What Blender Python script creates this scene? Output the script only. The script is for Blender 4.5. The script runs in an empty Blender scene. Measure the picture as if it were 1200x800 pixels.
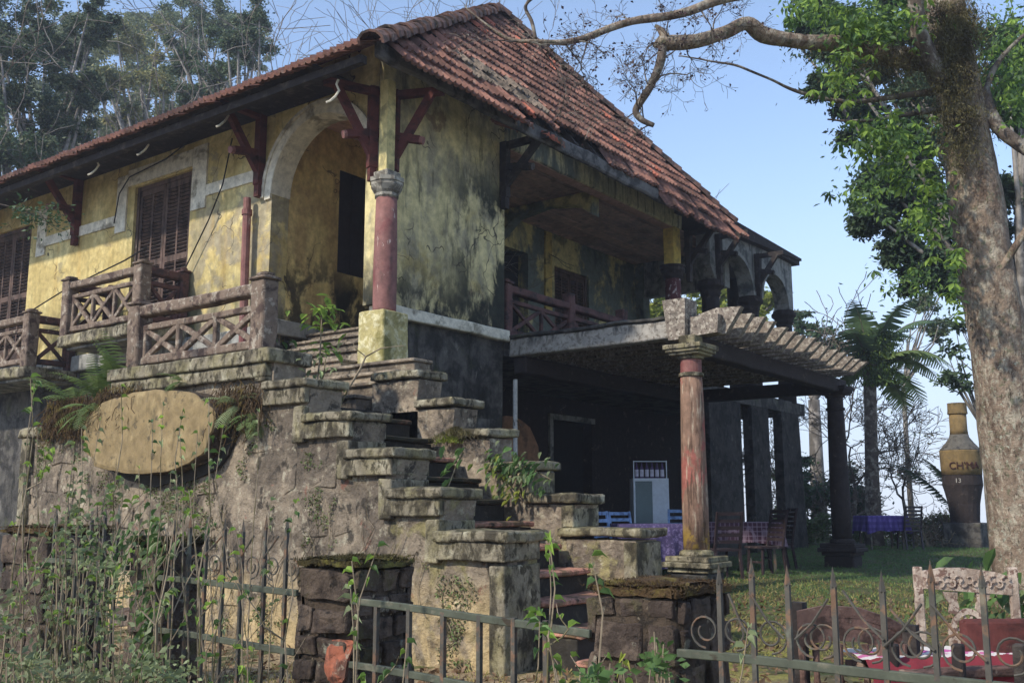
import bpy, bmesh, math, random
import numpy as np
from mathutils import Vector, Matrix, noise
R=math.radians
rnd=random.Random(7)
nr=np.random.RandomState(5)
S=bpy.context.scene; C=S.collection
# ---------------------------------------------------------------- camera, sky, sun
cd=bpy.data.cameras.new('camera'); cam=bpy.data.objects.new('camera',cd); C.objects.link(cam); S.camera=cam
cd.sensor_width=36; cd.lens=35.1; cd.clip_start=0.05; cd.clip_end=9000
PIT=math.atan(195/1170.); TH=math.atan(880/math.hypot(1170,195))
cam.location=(0,0,1.2); cam.rotation_euler=(math.pi/2+PIT,0,TH-math.pi/2)
SUN=Vector((-1.0,0.30,0.80)).normalized()
W=bpy.data.worlds.new('World'); S.world=W; W.use_nodes=True
wn=W.node_tree.nodes; wl=W.node_tree.links
sky=wn.new('ShaderNodeTexSky'); sky.sky_type='NISHITA'; sky.sun_disc=False
sky.sun_elevation=math.asin(SUN.z); sky.sun_rotation=math.atan2(SUN.x,SUN.y)
sky.altitude=900; sky.air_density=1.0; sky.dust_density=0.3; sky.ozone_density=1.2
# pale mountain haze low in the sky, all the way round
tc=wn.new('ShaderNodeTexCoord'); sx=wn.new('ShaderNodeSeparateXYZ'); wl.new(tc.outputs['Generated'],sx.inputs[0])
hz=wn.new('ShaderNodeMapRange'); hz.interpolation_type='SMOOTHERSTEP'; hz.inputs[1].default_value=-.02; hz.inputs[2].default_value=.42; hz.inputs[3].default_value=.92; hz.inputs[4].default_value=.12
wl.new(sx.outputs[2],hz.inputs[0]); hm=wn.new('ShaderNodeMix'); hm.data_type='RGBA'; hm.inputs[7].default_value=(2.55,2.95,3.75,1)
wl.new(hz.outputs[0],hm.inputs[0]); wl.new(sky.outputs[0],hm.inputs[6]); wl.new(hm.outputs[2],wn['Background'].inputs[0]); wn['Background'].inputs[1].default_value=0.15
sd=bpy.data.lights.new('sun','SUN'); sd.energy=2.45; sd.angle=R(2.0); sd.color=(1,.93,.82)
so=bpy.data.objects.new('sun',sd); C.objects.link(so); so.rotation_euler=SUN.to_track_quat('Z','Y').to_euler()
S.view_settings.view_transform='Standard'; S.view_settings.look='None'; S.view_settings.gamma=1; S.view_settings.exposure=0.9
# ---------------------------------------------------------------- helpers
WS=set()
def V(*a): return Vector(a)
def Dp(D,px):            # ground position at depth D (m along the view) for a picture column
    l=(px-600)/1186.*D
    return (D*math.cos(TH)+l*math.sin(TH), D*math.sin(TH)-l*math.cos(TH))
def PD(D,px,py):         # point at depth D seen at a picture position (used to survey the site from the camera)
    f=V(math.cos(TH)*math.cos(PIT),math.sin(TH)*math.cos(PIT),math.sin(PIT)); r_=V(math.sin(TH),-math.cos(TH),0); u_=r_.cross(f)
    q=f+r_*((px-600)/1170.)+u_*((400-py)/1170.); q*= D/(q.x*math.cos(TH)+q.y*math.sin(TH)); return V(q.x,q.y,q.z+1.2)
def smooth01(t): t=max(0,min(1,t)); return t*t*(3-2*t)
def gz(x,y):
    z=0.2*smooth01((x-8)/6.0)+0.06*smooth01((x-18)/6)
    z+=0.32*smooth01((y-4.4)/1.8)*smooth01((4.4-x)/1.2)
    d=math.hypot(x,y)
    if d>38: z-= (d-38)*0.35 if d<240 else 70.7
    return z+0.02*noise.noise(V(x*.8,y*.8,3))
class MB:
    def __init__(s): s.v=[]; s.f=[]
    def add(s,vs,fs):
        b=len(s.v); s.v.extend([tuple(p) for p in vs]); s.f.extend([tuple(b+i for i in f) for f in fs]); return s
    def box(s,x0,x1,y0,y1,z0,z1):
        return s.add([(x0,y0,z0),(x1,y0,z0),(x1,y1,z0),(x0,y1,z0),(x0,y0,z1),(x1,y0,z1),(x1,y1,z1),(x0,y1,z1)],
          [(0,3,2,1),(4,5,6,7),(0,1,5,4),(1,2,6,5),(2,3,7,6),(3,0,4,7)])
    def rbox(s,x0,x1,y0,y1,z0,z1,seg=.12,amp=.008,bev=.008,fr=7.,M=None,maxn=60):
        ax=[]
        for a,b in ((x0,x1),(y0,y1),(z0,z1)):
            L=b-a; e=min(bev*1.6,L*.25); n=max(1,min(maxn,int(L/seg)))
            ax.append([a,a+e]+[a+L*i/n for i in range(1,n)]+[b-e,b])
        idx={}; vs=[]; fs=[]
        N=[len(a)-1 for a in ax]; lo=(x0,y0,z0); hi=(x1,y1,z1)
        def g(i,j,k):
            key=(i,j,k)
            if key not in idx:
                p=[ax[0][i],ax[1][j],ax[2][k]]; ex=[i in(0,N[0]),j in(0,N[1]),k in(0,N[2])]
                if sum(ex)>=2:
                    for q in range(3):
                        if ex[q]: p[q]+= bev*.6*(1 if p[q]==lo[q] else -1)
                q=Vector(p)
                if amp: q=q+noise.noise_vector(q*fr)*amp+noise.noise_vector(q*fr*.31)*amp*1.5
                if M is not None: q=M@q
                idx[key]=len(vs); vs.append(q)
            return idx[key]
        for k in (0,N[2]):
            for i in range(N[0]):
                for j in range(N[1]):
                    f=(g(i,j,k),g(i+1,j,k),g(i+1,j+1,k),g(i,j+1,k)); fs.append(f if k else f[::-1])
        for j in (0,N[1]):
            for i in range(N[0]):
                for k in range(N[2]):
                    f=(g(i,j,k),g(i+1,j,k),g(i+1,j,k+1),g(i,j,k+1)); fs.append(f[::-1] if j else f)
        for i in (0,N[0]):
            for j in range(N[1]):
                for k in range(N[2]):
                    f=(g(i,j,k),g(i,j+1,k),g(i,j+1,k+1),g(i,j,k+1)); fs.append(f if i else f[::-1])
        return s.add(vs,fs)
    def bar(s,p,q,w,h,up=(0,0,1),rough=0,seg=.15):
        p=Vector(p); q=Vector(q); d=q-p; L=d.length; d.normalize(); up=Vector(up)
        sx=d.cross(up)
        if sx.length<1e-4: sx=d.cross(Vector((1,0,0)))
        sx.normalize(); sz=sx.cross(d)
        M=Matrix(((sx.x,d.x,sz.x,p.x),(sx.y,d.y,sz.y,p.y),(sx.z,d.z,sz.z,p.z),(0,0,0,1)))
        if rough: return s.rbox(-w/2,w/2,0,L,-h/2,h/2,seg=seg,amp=rough,bev=min(w,h)*.12,M=M)
        t=MB().box(-w/2,w/2,0,L,-h/2,h/2); return s.add([M@Vector(v) for v in t.v],t.f)
    def tube(s,pts,rad,n=8,cap=True):
        pts=[Vector(p) for p in pts]; m=len(pts)
        if not hasattr(rad,'__len__'): rad=[rad]*m
        vs=[]; fs=[]; prev=None
        for i,p in enumerate(pts):
            d=(pts[min(i+1,m-1)]-pts[max(i-1,0)])
            if d.length<1e-9: d=Vector((0,0,1))
            d.normalize()
            if prev is None:
                a=d.cross(Vector((0,0,1)))
                if a.length<.05: a=d.cross(Vector((1,0,0)))
            else: a=prev-d*prev.dot(d)
            a.normalize(); prev=a; b=d.cross(a)
            for k in range(n):
                t=2*math.pi*k/n; vs.append(p+(a*math.cos(t)+b*math.sin(t))*rad[i])
        for i in range(m-1):
            for k in range(n):
                fs.append((i*n+k,i*n+(k+1)%n,(i+1)*n+(k+1)%n,(i+1)*n+k))
        if cap: fs.append(tuple(range(n))[::-1]); fs.append(tuple((m-1)*n+k for k in range(n)))
        return s.add(vs,fs)
    def prism(s,poly,x0,x1,ax='x'):
        n=len(poly); vs=[]
        for d in (x0,x1):
            for a,b in poly:
                vs.append((d,a,b) if ax=='x' else ((a,d,b) if ax=='y' else (a,b,d)))
        fs=[tuple(range(n)),tuple(range(2*n-1,n-1,-1))]+[((i+1)%n,i,n+i,n+(i+1)%n) for i in range(n)]
        return s.add(vs,fs)
    def lathe(s,prof,c,n=20,sq=None,rough=0):
        vs=[]; fs=[]; m=len(prof)
        for (r,z) in prof:
            for k in range(n):
                t=2*math.pi*(k+.5)/n; rr=r
                if rough: rr=r*(1+rough*noise.noise(V(c[0]+math.cos(t)*3,c[1]+math.sin(t)*3,z*4)))
                vs.append((c[0]+rr*math.cos(t),c[1]+rr*math.sin(t),z))
        for i in range(m-1):
            for k in range(n): fs.append((i*n+k,i*n+(k+1)%n,(i+1)*n+(k+1)%n,(i+1)*n+k))
        fs.append(tuple(range(n))[::-1]); fs.append(tuple((m-1)*n+k for k in range(n)))
        return s.add(vs,fs)
    def build(s,name,mat=None,parent=None,smooth=False,fix=False):
        me=bpy.data.meshes.new(name); me.from_pydata([tuple(v) for v in s.v],[],s.f)
        if fix:
            bm=bmesh.new(); bm.from_mesh(me); bmesh.ops.recalc_face_normals(bm,faces=bm.faces); bm.to_mesh(me); bm.free()
        if smooth: me.polygons.foreach_set('use_smooth',[True]*len(me.polygons))
        me.update(); return link(name,me,mat,parent)
def link(name,me,mat=None,parent=None):
    if mat is not None and not me.materials: me.materials.append(mat)
    o=bpy.data.objects.new(name,me); C.objects.link(o)
    if parent is not None:
        o.parent=parent
        o.matrix_parent_inverse=Matrix.Translation(parent.location).inverted() if parent.name in WS else Matrix()
    return o
def tag(o,label=None,cat=None,group=None,kind=None):
    if label:o['label']=label
    if cat:o['category']=cat
    if group:o['group']=group
    if kind:o['kind']=kind
    return o
def thing(name,label,cat,loc=(0,0,0),group=None,rz=0,local=False):
    # parts built in world space hang from an empty standing at the thing's base
    o=bpy.data.objects.new(name,None); C.objects.link(o); o.location=loc; o.rotation_euler=(0,0,rz)
    o.empty_display_size=.1
    if not local: WS.add(o.name)
    return tag(o,label,cat,group)
def copy_tree(src,parent=None):
    c=src.copy(); C.objects.link(c)
    if parent is not None: c.parent=parent
    for ch in list(src.children): copy_tree(ch,c)
    return c
# ---------------------------------------------------------------- materials
def lin(c): return tuple(((x/255.)/12.92 if x/255.<=.04045 else ((x/255.+.055)/1.055)**2.4) for x in c)+(1,)
SAT=.92
def M(name,base,layers=(),rough=.9,bump=(18,.6,.02),bump2=None,spec=.25,var=.25,vscale=9,rand=0,obj=False,metal=0,trans=0,crack=0):
    m=bpy.data.materials.new(name); m.use_nodes=True; nt=m.node_tree; n=nt.nodes; l=nt.links
    b=n['Principled BSDF']; b.inputs['Roughness'].default_value=rough
    b.inputs['Specular IOR Level'].default_value=spec; b.inputs['Metallic'].default_value=metal
    if obj: src=n.new('ShaderNodeTexCoord').outputs['Object']
    else: src=n.new('ShaderNodeNewGeometry').outputs['Position']
    def nz(scale,detail=6,rg=.6,off=0,dist=0):
        mp=n.new('ShaderNodeMapping'); sc=scale if hasattr(scale,'__len__') else (scale,)*3
        mp.inputs['Scale'].default_value=sc; mp.inputs['Location'].default_value=(off,off*1.7,off*.6)
        l.new(src,mp.inputs['Vector']); t=n.new('ShaderNodeTexNoise'); t.inputs['Scale'].default_value=1
        t.inputs['Detail'].default_value=detail; t.inputs['Roughness'].default_value=rg; t.inputs['Distortion'].default_value=dist
        l.new(mp.outputs[0],t.inputs['Vector']); return t.outputs['Fac']
    def mr(x,a,bb,c=0.,d=1.):
        q=n.new('ShaderNodeMapRange'); q.interpolation_type='SMOOTHSTEP'; q.inputs[1].default_value=a;q.inputs[2].default_value=bb
        q.inputs[3].default_value=c;q.inputs[4].default_value=d; l.new(x,q.inputs[0]); return q.outputs[0]
    def mul(x,y):
        q=n.new('ShaderNodeMath'); q.operation='MULTIPLY'; l.new(x,q.inputs[0]); l.new(y,q.inputs[1]); return q.outputs[0]
    col=None
    for i,L in enumerate(layers):
        f=mr(nz(L.get('s',3),L.get('d',7),L.get('r',.65),L.get('o',i*7.3+1),L.get('w',.3)),L['lo'],L['hi'],0,L.get('a',1))
        for key,axi in (('zr',2),('xr',0),('yr',1)):
            if key in L:
                sp=n.new('ShaderNodeSeparateXYZ'); l.new(n.new('ShaderNodeNewGeometry').outputs['Position'],sp.inputs[0])
                f=mul(f,mr(sp.outputs[axi],L[key][0],L[key][1]))
        if 'up' in L:
            sp=n.new('ShaderNodeSeparateXYZ'); l.new(n.new('ShaderNodeNewGeometry').outputs['Normal'],sp.inputs[0])
            f=mul(f,mr(sp.outputs[2],L['up'][0],L['up'][1]))
        mx=n.new('ShaderNodeMix'); mx.data_type='RGBA'; l.new(f,mx.inputs[0])
        if col is None: mx.inputs[6].default_value=base
        else: l.new(col,mx.inputs[6])
        mx.inputs[7].default_value=L['c']; col=mx.outputs[2]
    if crack:
        wv=n.new('ShaderNodeTexNoise'); wv.inputs['Scale'].default_value=2.2; l.new(src,wv.inputs['Vector'])
        va=n.new('ShaderNodeVectorMath'); va.operation='ADD'; l.new(src,va.inputs[0]); l.new(wv.outputs['Color'],va.inputs[1])
        vo=n.new('ShaderNodeTexVoronoi'); vo.feature='DISTANCE_TO_EDGE'; vo.inputs['Scale'].default_value=1.1; l.new(va.outputs[0],vo.inputs['Vector'])
        cf=mul(mr(vo.outputs['Distance'],.012,.003,0,crack),mr(nz(1.3,3,.5,17),.48,.56)); mx=n.new('ShaderNodeMix'); mx.data_type='RGBA'; l.new(cf,mx.inputs[0])
        l.new(col,mx.inputs[6]); mx.inputs[7].default_value=lin((58,52,42)); col=mx.outputs[2]
    hv=n.new('ShaderNodeHueSaturation'); hv.inputs['Saturation'].default_value=SAT
    if col is None: hv.inputs['Color'].default_value=base
    else: l.new(col,hv.inputs['Color'])
    vv=mr(nz(vscale,8,.7,3.3),.28,.72,1-var,1+var)
    if rand:
        oi=n.new('ShaderNodeObjectInfo'); vv=mul(vv,mr(oi.outputs['Random'],0,1,1-rand,1+rand))
    l.new(vv,hv.inputs['Value']); l.new(hv.outputs[0],b.inputs['Base Color'])
    if bump:
        bp=n.new('ShaderNodeBump'); bp.inputs['Strength'].default_value=bump[1]; bp.inputs['Distance'].default_value=bump[2]
        l.new(nz(bump[0],8,.7,5.1),bp.inputs['Height']); last=bp
        if bump2:
            b2=n.new('ShaderNodeBump'); b2.inputs['Strength'].default_value=bump2[1]; b2.inputs['Distance'].default_value=bump2[2]
            l.new(nz(bump2[0],5,.6,8.8),b2.inputs['Height']); l.new(bp.outputs[0],b2.inputs['Normal']); last=b2
        l.new(last.outputs[0],b.inputs['Normal'])
    if trans:
        t=n.new('ShaderNodeBsdfTranslucent'); l.new(hv.outputs[0],t.inputs[0]); a=n.new('ShaderNodeMixShader'); a.inputs[0].default_value=trans
        l.new(b.outputs[0],a.inputs[1]); l.new(t.outputs[0],a.inputs[2]); l.new(a.outputs[0],n['Material Output'].inputs[0])
    return m
BLK=lin((38,36,32)); MOSS=lin((92,92,40)); MOSSY=lin((140,128,48)); GREY=lin((120,116,110))
m_yel=M('yellow_plaster',lin((184,162,98)),[
   dict(c=lin((222,204,138)),s=1.2,lo=.45,hi=.7),
   dict(c=lin((150,140,118)),s=(2,1.1,1.2),lo=.46,hi=.54,a=.85,yr=(13.6,12.4),zr=(6.2,5.5)),
   dict(c=lin((142,132,104)),s=(3,1.6,1.6),lo=.58,hi=.64,a=.7,o=31),
   dict(c=lin((176,140,60)),s=(3,3,.6),lo=.5,hi=.75,a=.6),
   dict(c=lin((120,112,60)),s=(6,6,.7),lo=.48,hi=.75,a=.5),
   dict(c=lin((70,72,46)),s=(2.2,2.2,.9),lo=.38,hi=.6,a=.9,zr=(4.9,4.0)),
   ],bump=(16,.5,.012),crack=.9)
m_yel2=M('stained_yellow_plaster',lin((208,192,134)),[
   dict(c=lin((158,148,118)),s=(2.6,2.6,1.3),lo=.42,hi=.62),
   dict(c=lin((196,172,96)),s=1.5,lo=.55,hi=.7,a=.7),
   dict(c=lin((112,84,66)),s=(1.6,1.6,1.2),lo=.60,hi=.66,a=.7,o=11),
   dict(c=lin((52,54,42)),s=(2.4,2.4,1.1),lo=.42,hi=.54,xr=(9.9,11.2),zr=(6.6,5.7),o=3.2),
   dict(c=lin((64,64,50)),s=(5,5,.9),lo=.54,hi=.70,a=.75),
   dict(c=lin((40,42,34)),s=(4,4,2.2),lo=.38,hi=.56,zr=(4.9,3.8),o=9)],bump=(12,.7,.014),bump2=(2,.3,.05),crack=.9)
m_porch=M('ochre_porch_plaster',lin((216,190,116)),[
   dict(c=lin((182,152,92)),s=(2.5,2.5,1),lo=.42,hi=.62),
   dict(c=lin((86,76,52)),s=(1.6,1.6,1.2),lo=.47,hi=.57,zr=(5.5,4.3)),
   dict(c=lin((46,44,34)),s=(2.4,2.4,1.4),lo=.50,hi=.6,zr=(5.2,4.3),o=4)],bump=(14,.5,.012),crack=.7)
m_capg=M('grey_stone_capital',lin((150,144,130)),[dict(c=lin((96,90,80)),s=7,lo=.46,hi=.6),dict(c=lin((184,178,160)),s=12,lo=.56,hi=.66)],bump=(24,.6,.01))
m_trim=M('weathered_trim',lin((212,204,182)),[dict(c=lin((140,132,112)),s=3,lo=.5,hi=.65),dict(c=BLK,s=(9,9,3),lo=.6,hi=.75,a=.7)],bump=(24,.4,.008))
m_conc=M('mossy_concrete',lin((138,128,106)),[
   dict(c=lin((178,170,144)),s=6,lo=.52,hi=.66,o=2),
   dict(c=lin((70,68,46)),s=9,lo=.42,hi=.56,up=(.5,.9),a=.85),
   dict(c=lin((118,110,66)),s=3.3,lo=.46,hi=.66,a=.65),
   dict(c=lin((70,64,48)),s=(14,14,8),lo=.52,hi=.60,a=.95,o=6),
   dict(c=lin((56,50,38)),s=(5,5,2.5),lo=.47,hi=.60,a=.85),dict(c=lin((176,164,118)),s=(2.5,2.5,2.5),lo=.5,hi=.66,a=.5,o=44)],bump=(40,1,.018),bump2=(9,.5,.03))
m_dstone=M('dark_lichen_wall',lin((92,88,82)),[
   dict(c=lin((54,52,50)),s=3,lo=.42,hi=.6),
   dict(c=lin((140,136,126)),s=(9,9,4),lo=.6,hi=.72,a=.6),
   dict(c=lin((34,34,30)),s=(4,4,.8),lo=.5,hi=.7),
   dict(c=lin((80,84,50)),s=2,lo=.55,hi=.7,a=.6)],bump=(14,.9,.03),bump2=(4,.5,.06))
m_wall=M('weathered_terrace_plaster',lin((152,136,114)),[
   dict(c=lin((110,98,84)),s=1.8,lo=.42,hi=.58),
   dict(c=lin((186,176,150)),s=8,lo=.55,hi=.66,a=.7),
   dict(c=lin((66,60,52)),s=(6,6,5),lo=.54,hi=.62,a=.9),
   dict(c=lin((150,140,84)),s=3.5,lo=.52,hi=.64,a=.7,yr=(6.5,5.2)),
   dict(c=lin((196,170,120)),s=2.4,lo=.36,hi=.55,zr=(.75,.35)),
   dict(c=lin((148,90,70)),s=4,lo=.64,hi=.70,a=.6,o=5)],bump=(20,1.0,.03),bump2=(5,.8,.08),rand=.16)
m_stone=M('rubble_stone',lin((124,108,94)),[
   dict(c=lin((86,74,66)),s=5,lo=.44,hi=.6),
   dict(c=lin((186,182,164)),s=7,lo=.56,hi=.64,a=.85),
   dict(c=lin((132,104,84)),s=2.2,lo=.5,hi=.66,a=.7),
   dict(c=lin((52,48,42)),s=12,lo=.56,hi=.7,a=.8)],bump=(22,1.0,.02),rand=.22)
m_stoned=M('dark_pier_stone',lin((104,88,74)),[dict(c=lin((72,60,52)),s=6,lo=.44,hi=.6),dict(c=lin((150,146,126)),s=8,lo=.6,hi=.66,a=.85),dict(c=lin((96,92,54)),s=4,lo=.54,hi=.66,a=.6),dict(c=lin((44,38,32)),s=16,lo=.54,hi=.66,a=.85)],bump=(26,1.0,.03),bump2=(8,.8,.05),rand=.2)
m_brick=M('orange_brick',lin((150,82,54)),[dict(c=lin((92,62,50)),s=9,lo=.46,hi=.6),dict(c=lin((140,120,100)),s=20,lo=.56,hi=.64)],bump=(30,.7,.01),rand=.15)
m_mortar=M('dark_mortar',lin((86,72,58)),[dict(c=lin((56,48,40)),s=12,lo=.5,hi=.62),dict(c=lin((150,136,112)),s=20,lo=.58,hi=.66)],bump=(30,1,.03))
m_moss=M('brown_moss',lin((92,70,42)),[dict(c=lin((124,108,46)),s=7,lo=.5,hi=.66),dict(c=lin((70,52,32)),s=14,lo=.5,hi=.62)],bump=(60,1,.03))
m_mossg=M('green_moss',lin((84,74,40)),[dict(c=lin((122,116,50)),s=7,lo=.5,hi=.66),dict(c=lin((60,52,28)),s=14,lo=.5,hi=.62)],bump=(60,1,.03))
m_step=M('mossy_shaded_tread',lin((184,128,104)),[dict(c=lin((80,74,44)),s=5,lo=.45,hi=.6,a=.8),dict(c=BLK,s=14,lo=.52,hi=.66,a=.9),
   dict(c=lin((52,48,34)),s=2.4,lo=.3,hi=.5,zr=(.95,1.25))],bump=(30,.8,.012))  # upper treads: the parapets' shade is put into the colour here
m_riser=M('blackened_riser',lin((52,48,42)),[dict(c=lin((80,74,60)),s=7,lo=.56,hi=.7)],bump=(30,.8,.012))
m_red=M('faded_red_paint',lin((130,86,78)),[dict(c=lin((190,170,156)),s=(16,16,4),lo=.63,hi=.67),dict(c=lin((120,66,62)),s=3,lo=.5,hi=.65),dict(c=lin((80,64,56)),s=(4,4,1.5),lo=.56,hi=.7,a=.8)],bump=(26,.3,.006),rough=.7)
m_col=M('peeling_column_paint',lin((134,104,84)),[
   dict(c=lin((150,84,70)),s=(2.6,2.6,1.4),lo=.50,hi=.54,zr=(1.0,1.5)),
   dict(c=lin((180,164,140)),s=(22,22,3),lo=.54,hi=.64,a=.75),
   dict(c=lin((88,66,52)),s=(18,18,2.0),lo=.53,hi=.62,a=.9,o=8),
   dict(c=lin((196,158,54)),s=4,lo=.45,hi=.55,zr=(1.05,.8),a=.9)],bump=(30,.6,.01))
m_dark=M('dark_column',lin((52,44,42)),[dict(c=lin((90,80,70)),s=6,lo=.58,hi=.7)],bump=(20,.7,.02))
m_wood=M('dark_red_timber',lin((96,48,42)),[dict(c=lin((60,38,34)),s=(3,3,8),lo=.45,hi=.65),dict(c=lin((120,96,84)),s=12,lo=.64,hi=.72,a=.6)],bump=(20,.5,.01))
m_beam=M('blackened_timber',lin((50,44,42)),[dict(c=lin((86,78,70)),s=5,lo=.5,hi=.7)],bump=(14,.8,.02))
m_shut=M('brown_shutter_paint',lin((98,78,68)),[dict(c=lin((64,52,46)),s=(6,6,2),lo=.45,hi=.62),dict(c=lin((150,136,120)),s=(14,14,5),lo=.62,hi=.7,a=.7)],bump=(30,.4,.006))
m_rail=M('lichened_rail_wood',lin((120,102,86)),[dict(c=lin((166,154,136)),s=11,lo=.54,hi=.62,a=.8),dict(c=lin((78,62,54)),s=6,lo=.5,hi=.62),dict(c=lin((58,50,44)),s=(16,16,8),lo=.58,hi=.66,a=.8)],bump=(34,.8,.012))
m_raild=M('dark_rail_wood',lin((96,66,60)),[dict(c=lin((60,46,44)),s=6,lo=.45,hi=.62),dict(c=lin((160,144,132)),s=14,lo=.64,hi=.7,a=.8)],bump=(30,.6,.01))
m_tile=M('clay_tile',lin((130,88,72)),[dict(c=lin((90,64,54)),s=1.6,lo=.42,hi=.6,a=.9),dict(c=lin((150,128,112)),s=9,lo=.55,hi=.68,a=.55),dict(c=lin((60,46,44)),s=5,lo=.58,hi=.7,a=.8)],bump=(30,.6,.008),rand=.36,rough=.85)
m_tileg=M('grey_lichen_tile',lin((128,112,96)),[dict(c=lin((84,76,66)),s=6,lo=.45,hi=.6)],bump=(30,.7,.01),rand=.2)
m_tiler=M('fresh_red_tile',lin((168,92,66)),[dict(c=lin((140,76,58)),s=6,lo=.5,hi=.65)],bump=(30,.5,.008),rand=.2)
m_ridge=M('ridge_tile_clay',lin((120,88,74)),[dict(c=lin((70,60,52)),s=5,lo=.45,hi=.62),dict(c=lin((168,146,124)),s=12,lo=.58,hi=.68,a=.7)],bump=(26,.7,.012),rand=.2)
m_ceil=M('ceiling_board',lin((196,160,148)),[dict(c=lin((160,136,126)),s=(2,2,6),lo=.45,hi=.65),dict(c=BLK,s=5,lo=.62,hi=.72,a=.7)],bump=(24,.3,.006),rand=.15)
m_logw=M('mouldy_loggia_plaster',lin((204,188,118)),[dict(c=lin((104,112,102)),s=(1.2,1.2,.8),lo=.42,hi=.54),dict(c=lin((96,92,64)),s=4,lo=.5,hi=.65,a=.7),dict(c=lin((70,78,76)),s=(3,3,1.4),lo=.52,hi=.68,xr=(17.2,18.6))],bump=(12,.5,.012))
m_greyp=M('blue_grey_plaster',lin((148,146,138)),[dict(c=lin((84,86,84)),s=3,lo=.45,hi=.62),dict(c=lin((56,58,58)),s=(8,8,1),lo=.55,hi=.7)],bump=(16,.5,.012))
m_slab=M('whitish_stained_slab',lin((156,150,140)),[dict(c=lin((70,68,66)),s=(4,4,1.2),lo=.52,hi=.62,zr=(3.5,3.68)),dict(c=lin((120,112,102)),s=16,lo=.5,hi=.6),dict(c=BLK,s=(9,9,1.4),lo=.60,hi=.68,a=.8)],bump=(50,.7,.008))
m_raft=M('speckled_rafter',lin((126,114,102)),[dict(c=lin((168,158,142)),s=18,lo=.5,hi=.58),dict(c=lin((74,64,56)),s=26,lo=.56,hi=.62),dict(c=BLK,s=3,lo=.6,hi=.7,a=.5)],bump=(50,.8,.01))
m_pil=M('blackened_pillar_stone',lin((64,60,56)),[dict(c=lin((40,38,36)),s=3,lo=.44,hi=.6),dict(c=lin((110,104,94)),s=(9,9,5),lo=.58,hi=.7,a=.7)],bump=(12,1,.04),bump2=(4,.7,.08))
m_black=M('plain_black',lin((30,29,28)),bump=None)  # plain black: wires, and sheets standing in for the dark behind openings
m_gnd=M('mossy_yard_ground',lin((92,84,54)),[
   dict(c=lin((70,82,40)),s=.9,lo=.40,hi=.6),
   dict(c=lin((138,132,52)),s=1.6,lo=.48,hi=.6,yr=(6.5,3.5),xr=(14,9)),
   dict(c=lin((176,150,112)),s=(3,3,3),lo=.40,hi=.55,xr=(7.4,6.2),a=.9),
   dict(c=lin((120,100,76)),s=14,lo=.54,hi=.6,a=.8,xr=(13,9)),
   dict(c=lin((82,76,48)),s=5,lo=.4,hi=.6,xr=(4.6,3.4))],bump=(22,1,.03),bump2=(3,.5,.08))
m_iron=M('rusty_iron',lin((78,74,66)),[dict(c=lin((112,84,62)),s=14,lo=.5,hi=.62),dict(c=lin((120,122,104)),s=5,lo=.55,hi=.7,a=.7)],bump=(40,.5,.003),rough=.75,spec=.3)
m_irong=M('green_grey_rail',lin((78,82,68)),[dict(c=lin((116,110,92)),s=12,lo=.54,hi=.66,a=.6),dict(c=lin((60,52,40)),s=9,lo=.58,hi=.66)],bump=(40,.5,.003),rough=.75)
m_bark=M('pale_mottled_bark',lin((142,122,102)),[dict(c=lin((178,166,144)),s=(11,11,6),lo=.48,hi=.6,a=.8),dict(c=lin((92,72,58)),s=(7,7,3),lo=.5,hi=.64,o=2,a=.8),dict(c=lin((176,176,154)),s=20,lo=.58,hi=.63,a=.8,zr=(3.6,2.6)),dict(c=lin((100,104,76)),s=12,lo=.55,hi=.66,a=.7),dict(c=lin((64,52,42)),s=(34,34,10),lo=.56,hi=.66,a=.8)],bump=(30,1,.03),bump2=(9,.9,.06))
m_bark2=M('grey_brown_bark',lin((96,84,74)),[dict(c=lin((140,132,118)),s=6,lo=.5,hi=.6),dict(c=lin((58,50,42)),s=9,lo=.55,hi=.65)],bump=(20,.8,.02))
m_bark3=M('far_grey_bark',lin((138,130,120)),[dict(c=lin((92,86,78)),s=2,lo=.45,hi=.6)],bump=None)
m_twig=M('pale_twig',lin((140,124,100)),[dict(c=lin((96,88,56)),s=9,lo=.5,hi=.6)],bump=None)
def LM(n,c,c2,tr=.35,s=1.2,rand=.0): return M(n,lin(c),[dict(c=lin(c2),s=s,lo=.42,hi=.6)],bump=None,rough=.6,spec=.35,var=.3,vscale=4,rand=rand,trans=tr)
l_dark=LM('dark_foliage',(72,92,58),(50,70,48),.25)
l_dark2=LM('blue_dark_foliage',(66,88,62),(84,108,66),.25)
l_ol=LM('olive_foliage',(122,128,88),(92,106,72),.3)
l_yel=LM('yellowish_foliage',(156,148,88),(122,128,76),.35)
l_br=LM('bright_leaf',(142,170,58),(112,142,52),.5,6,.2)
l_mid=LM('mid_leaf',(92,124,58),(74,102,52),.35,5,.2)
l_gry=LM('greyish_leaf',(142,152,106),(118,134,82),.35,6,.2)
l_spr=LM('sunlit_shrub_foliage',(150,156,50),(110,128,44),.45,2)
l_fern=LM('fern_green',(128,148,84),(98,122,60),.35,6)
l_dry=LM('dry_litter',(128,98,66),(88,66,46),.1,9)
l_grass=LM('grass_green',(142,142,66),(160,142,82),.3,2)
l_hang=LM('brown_moss_beard',(104,96,54),(76,66,42),.2,5)
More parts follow.
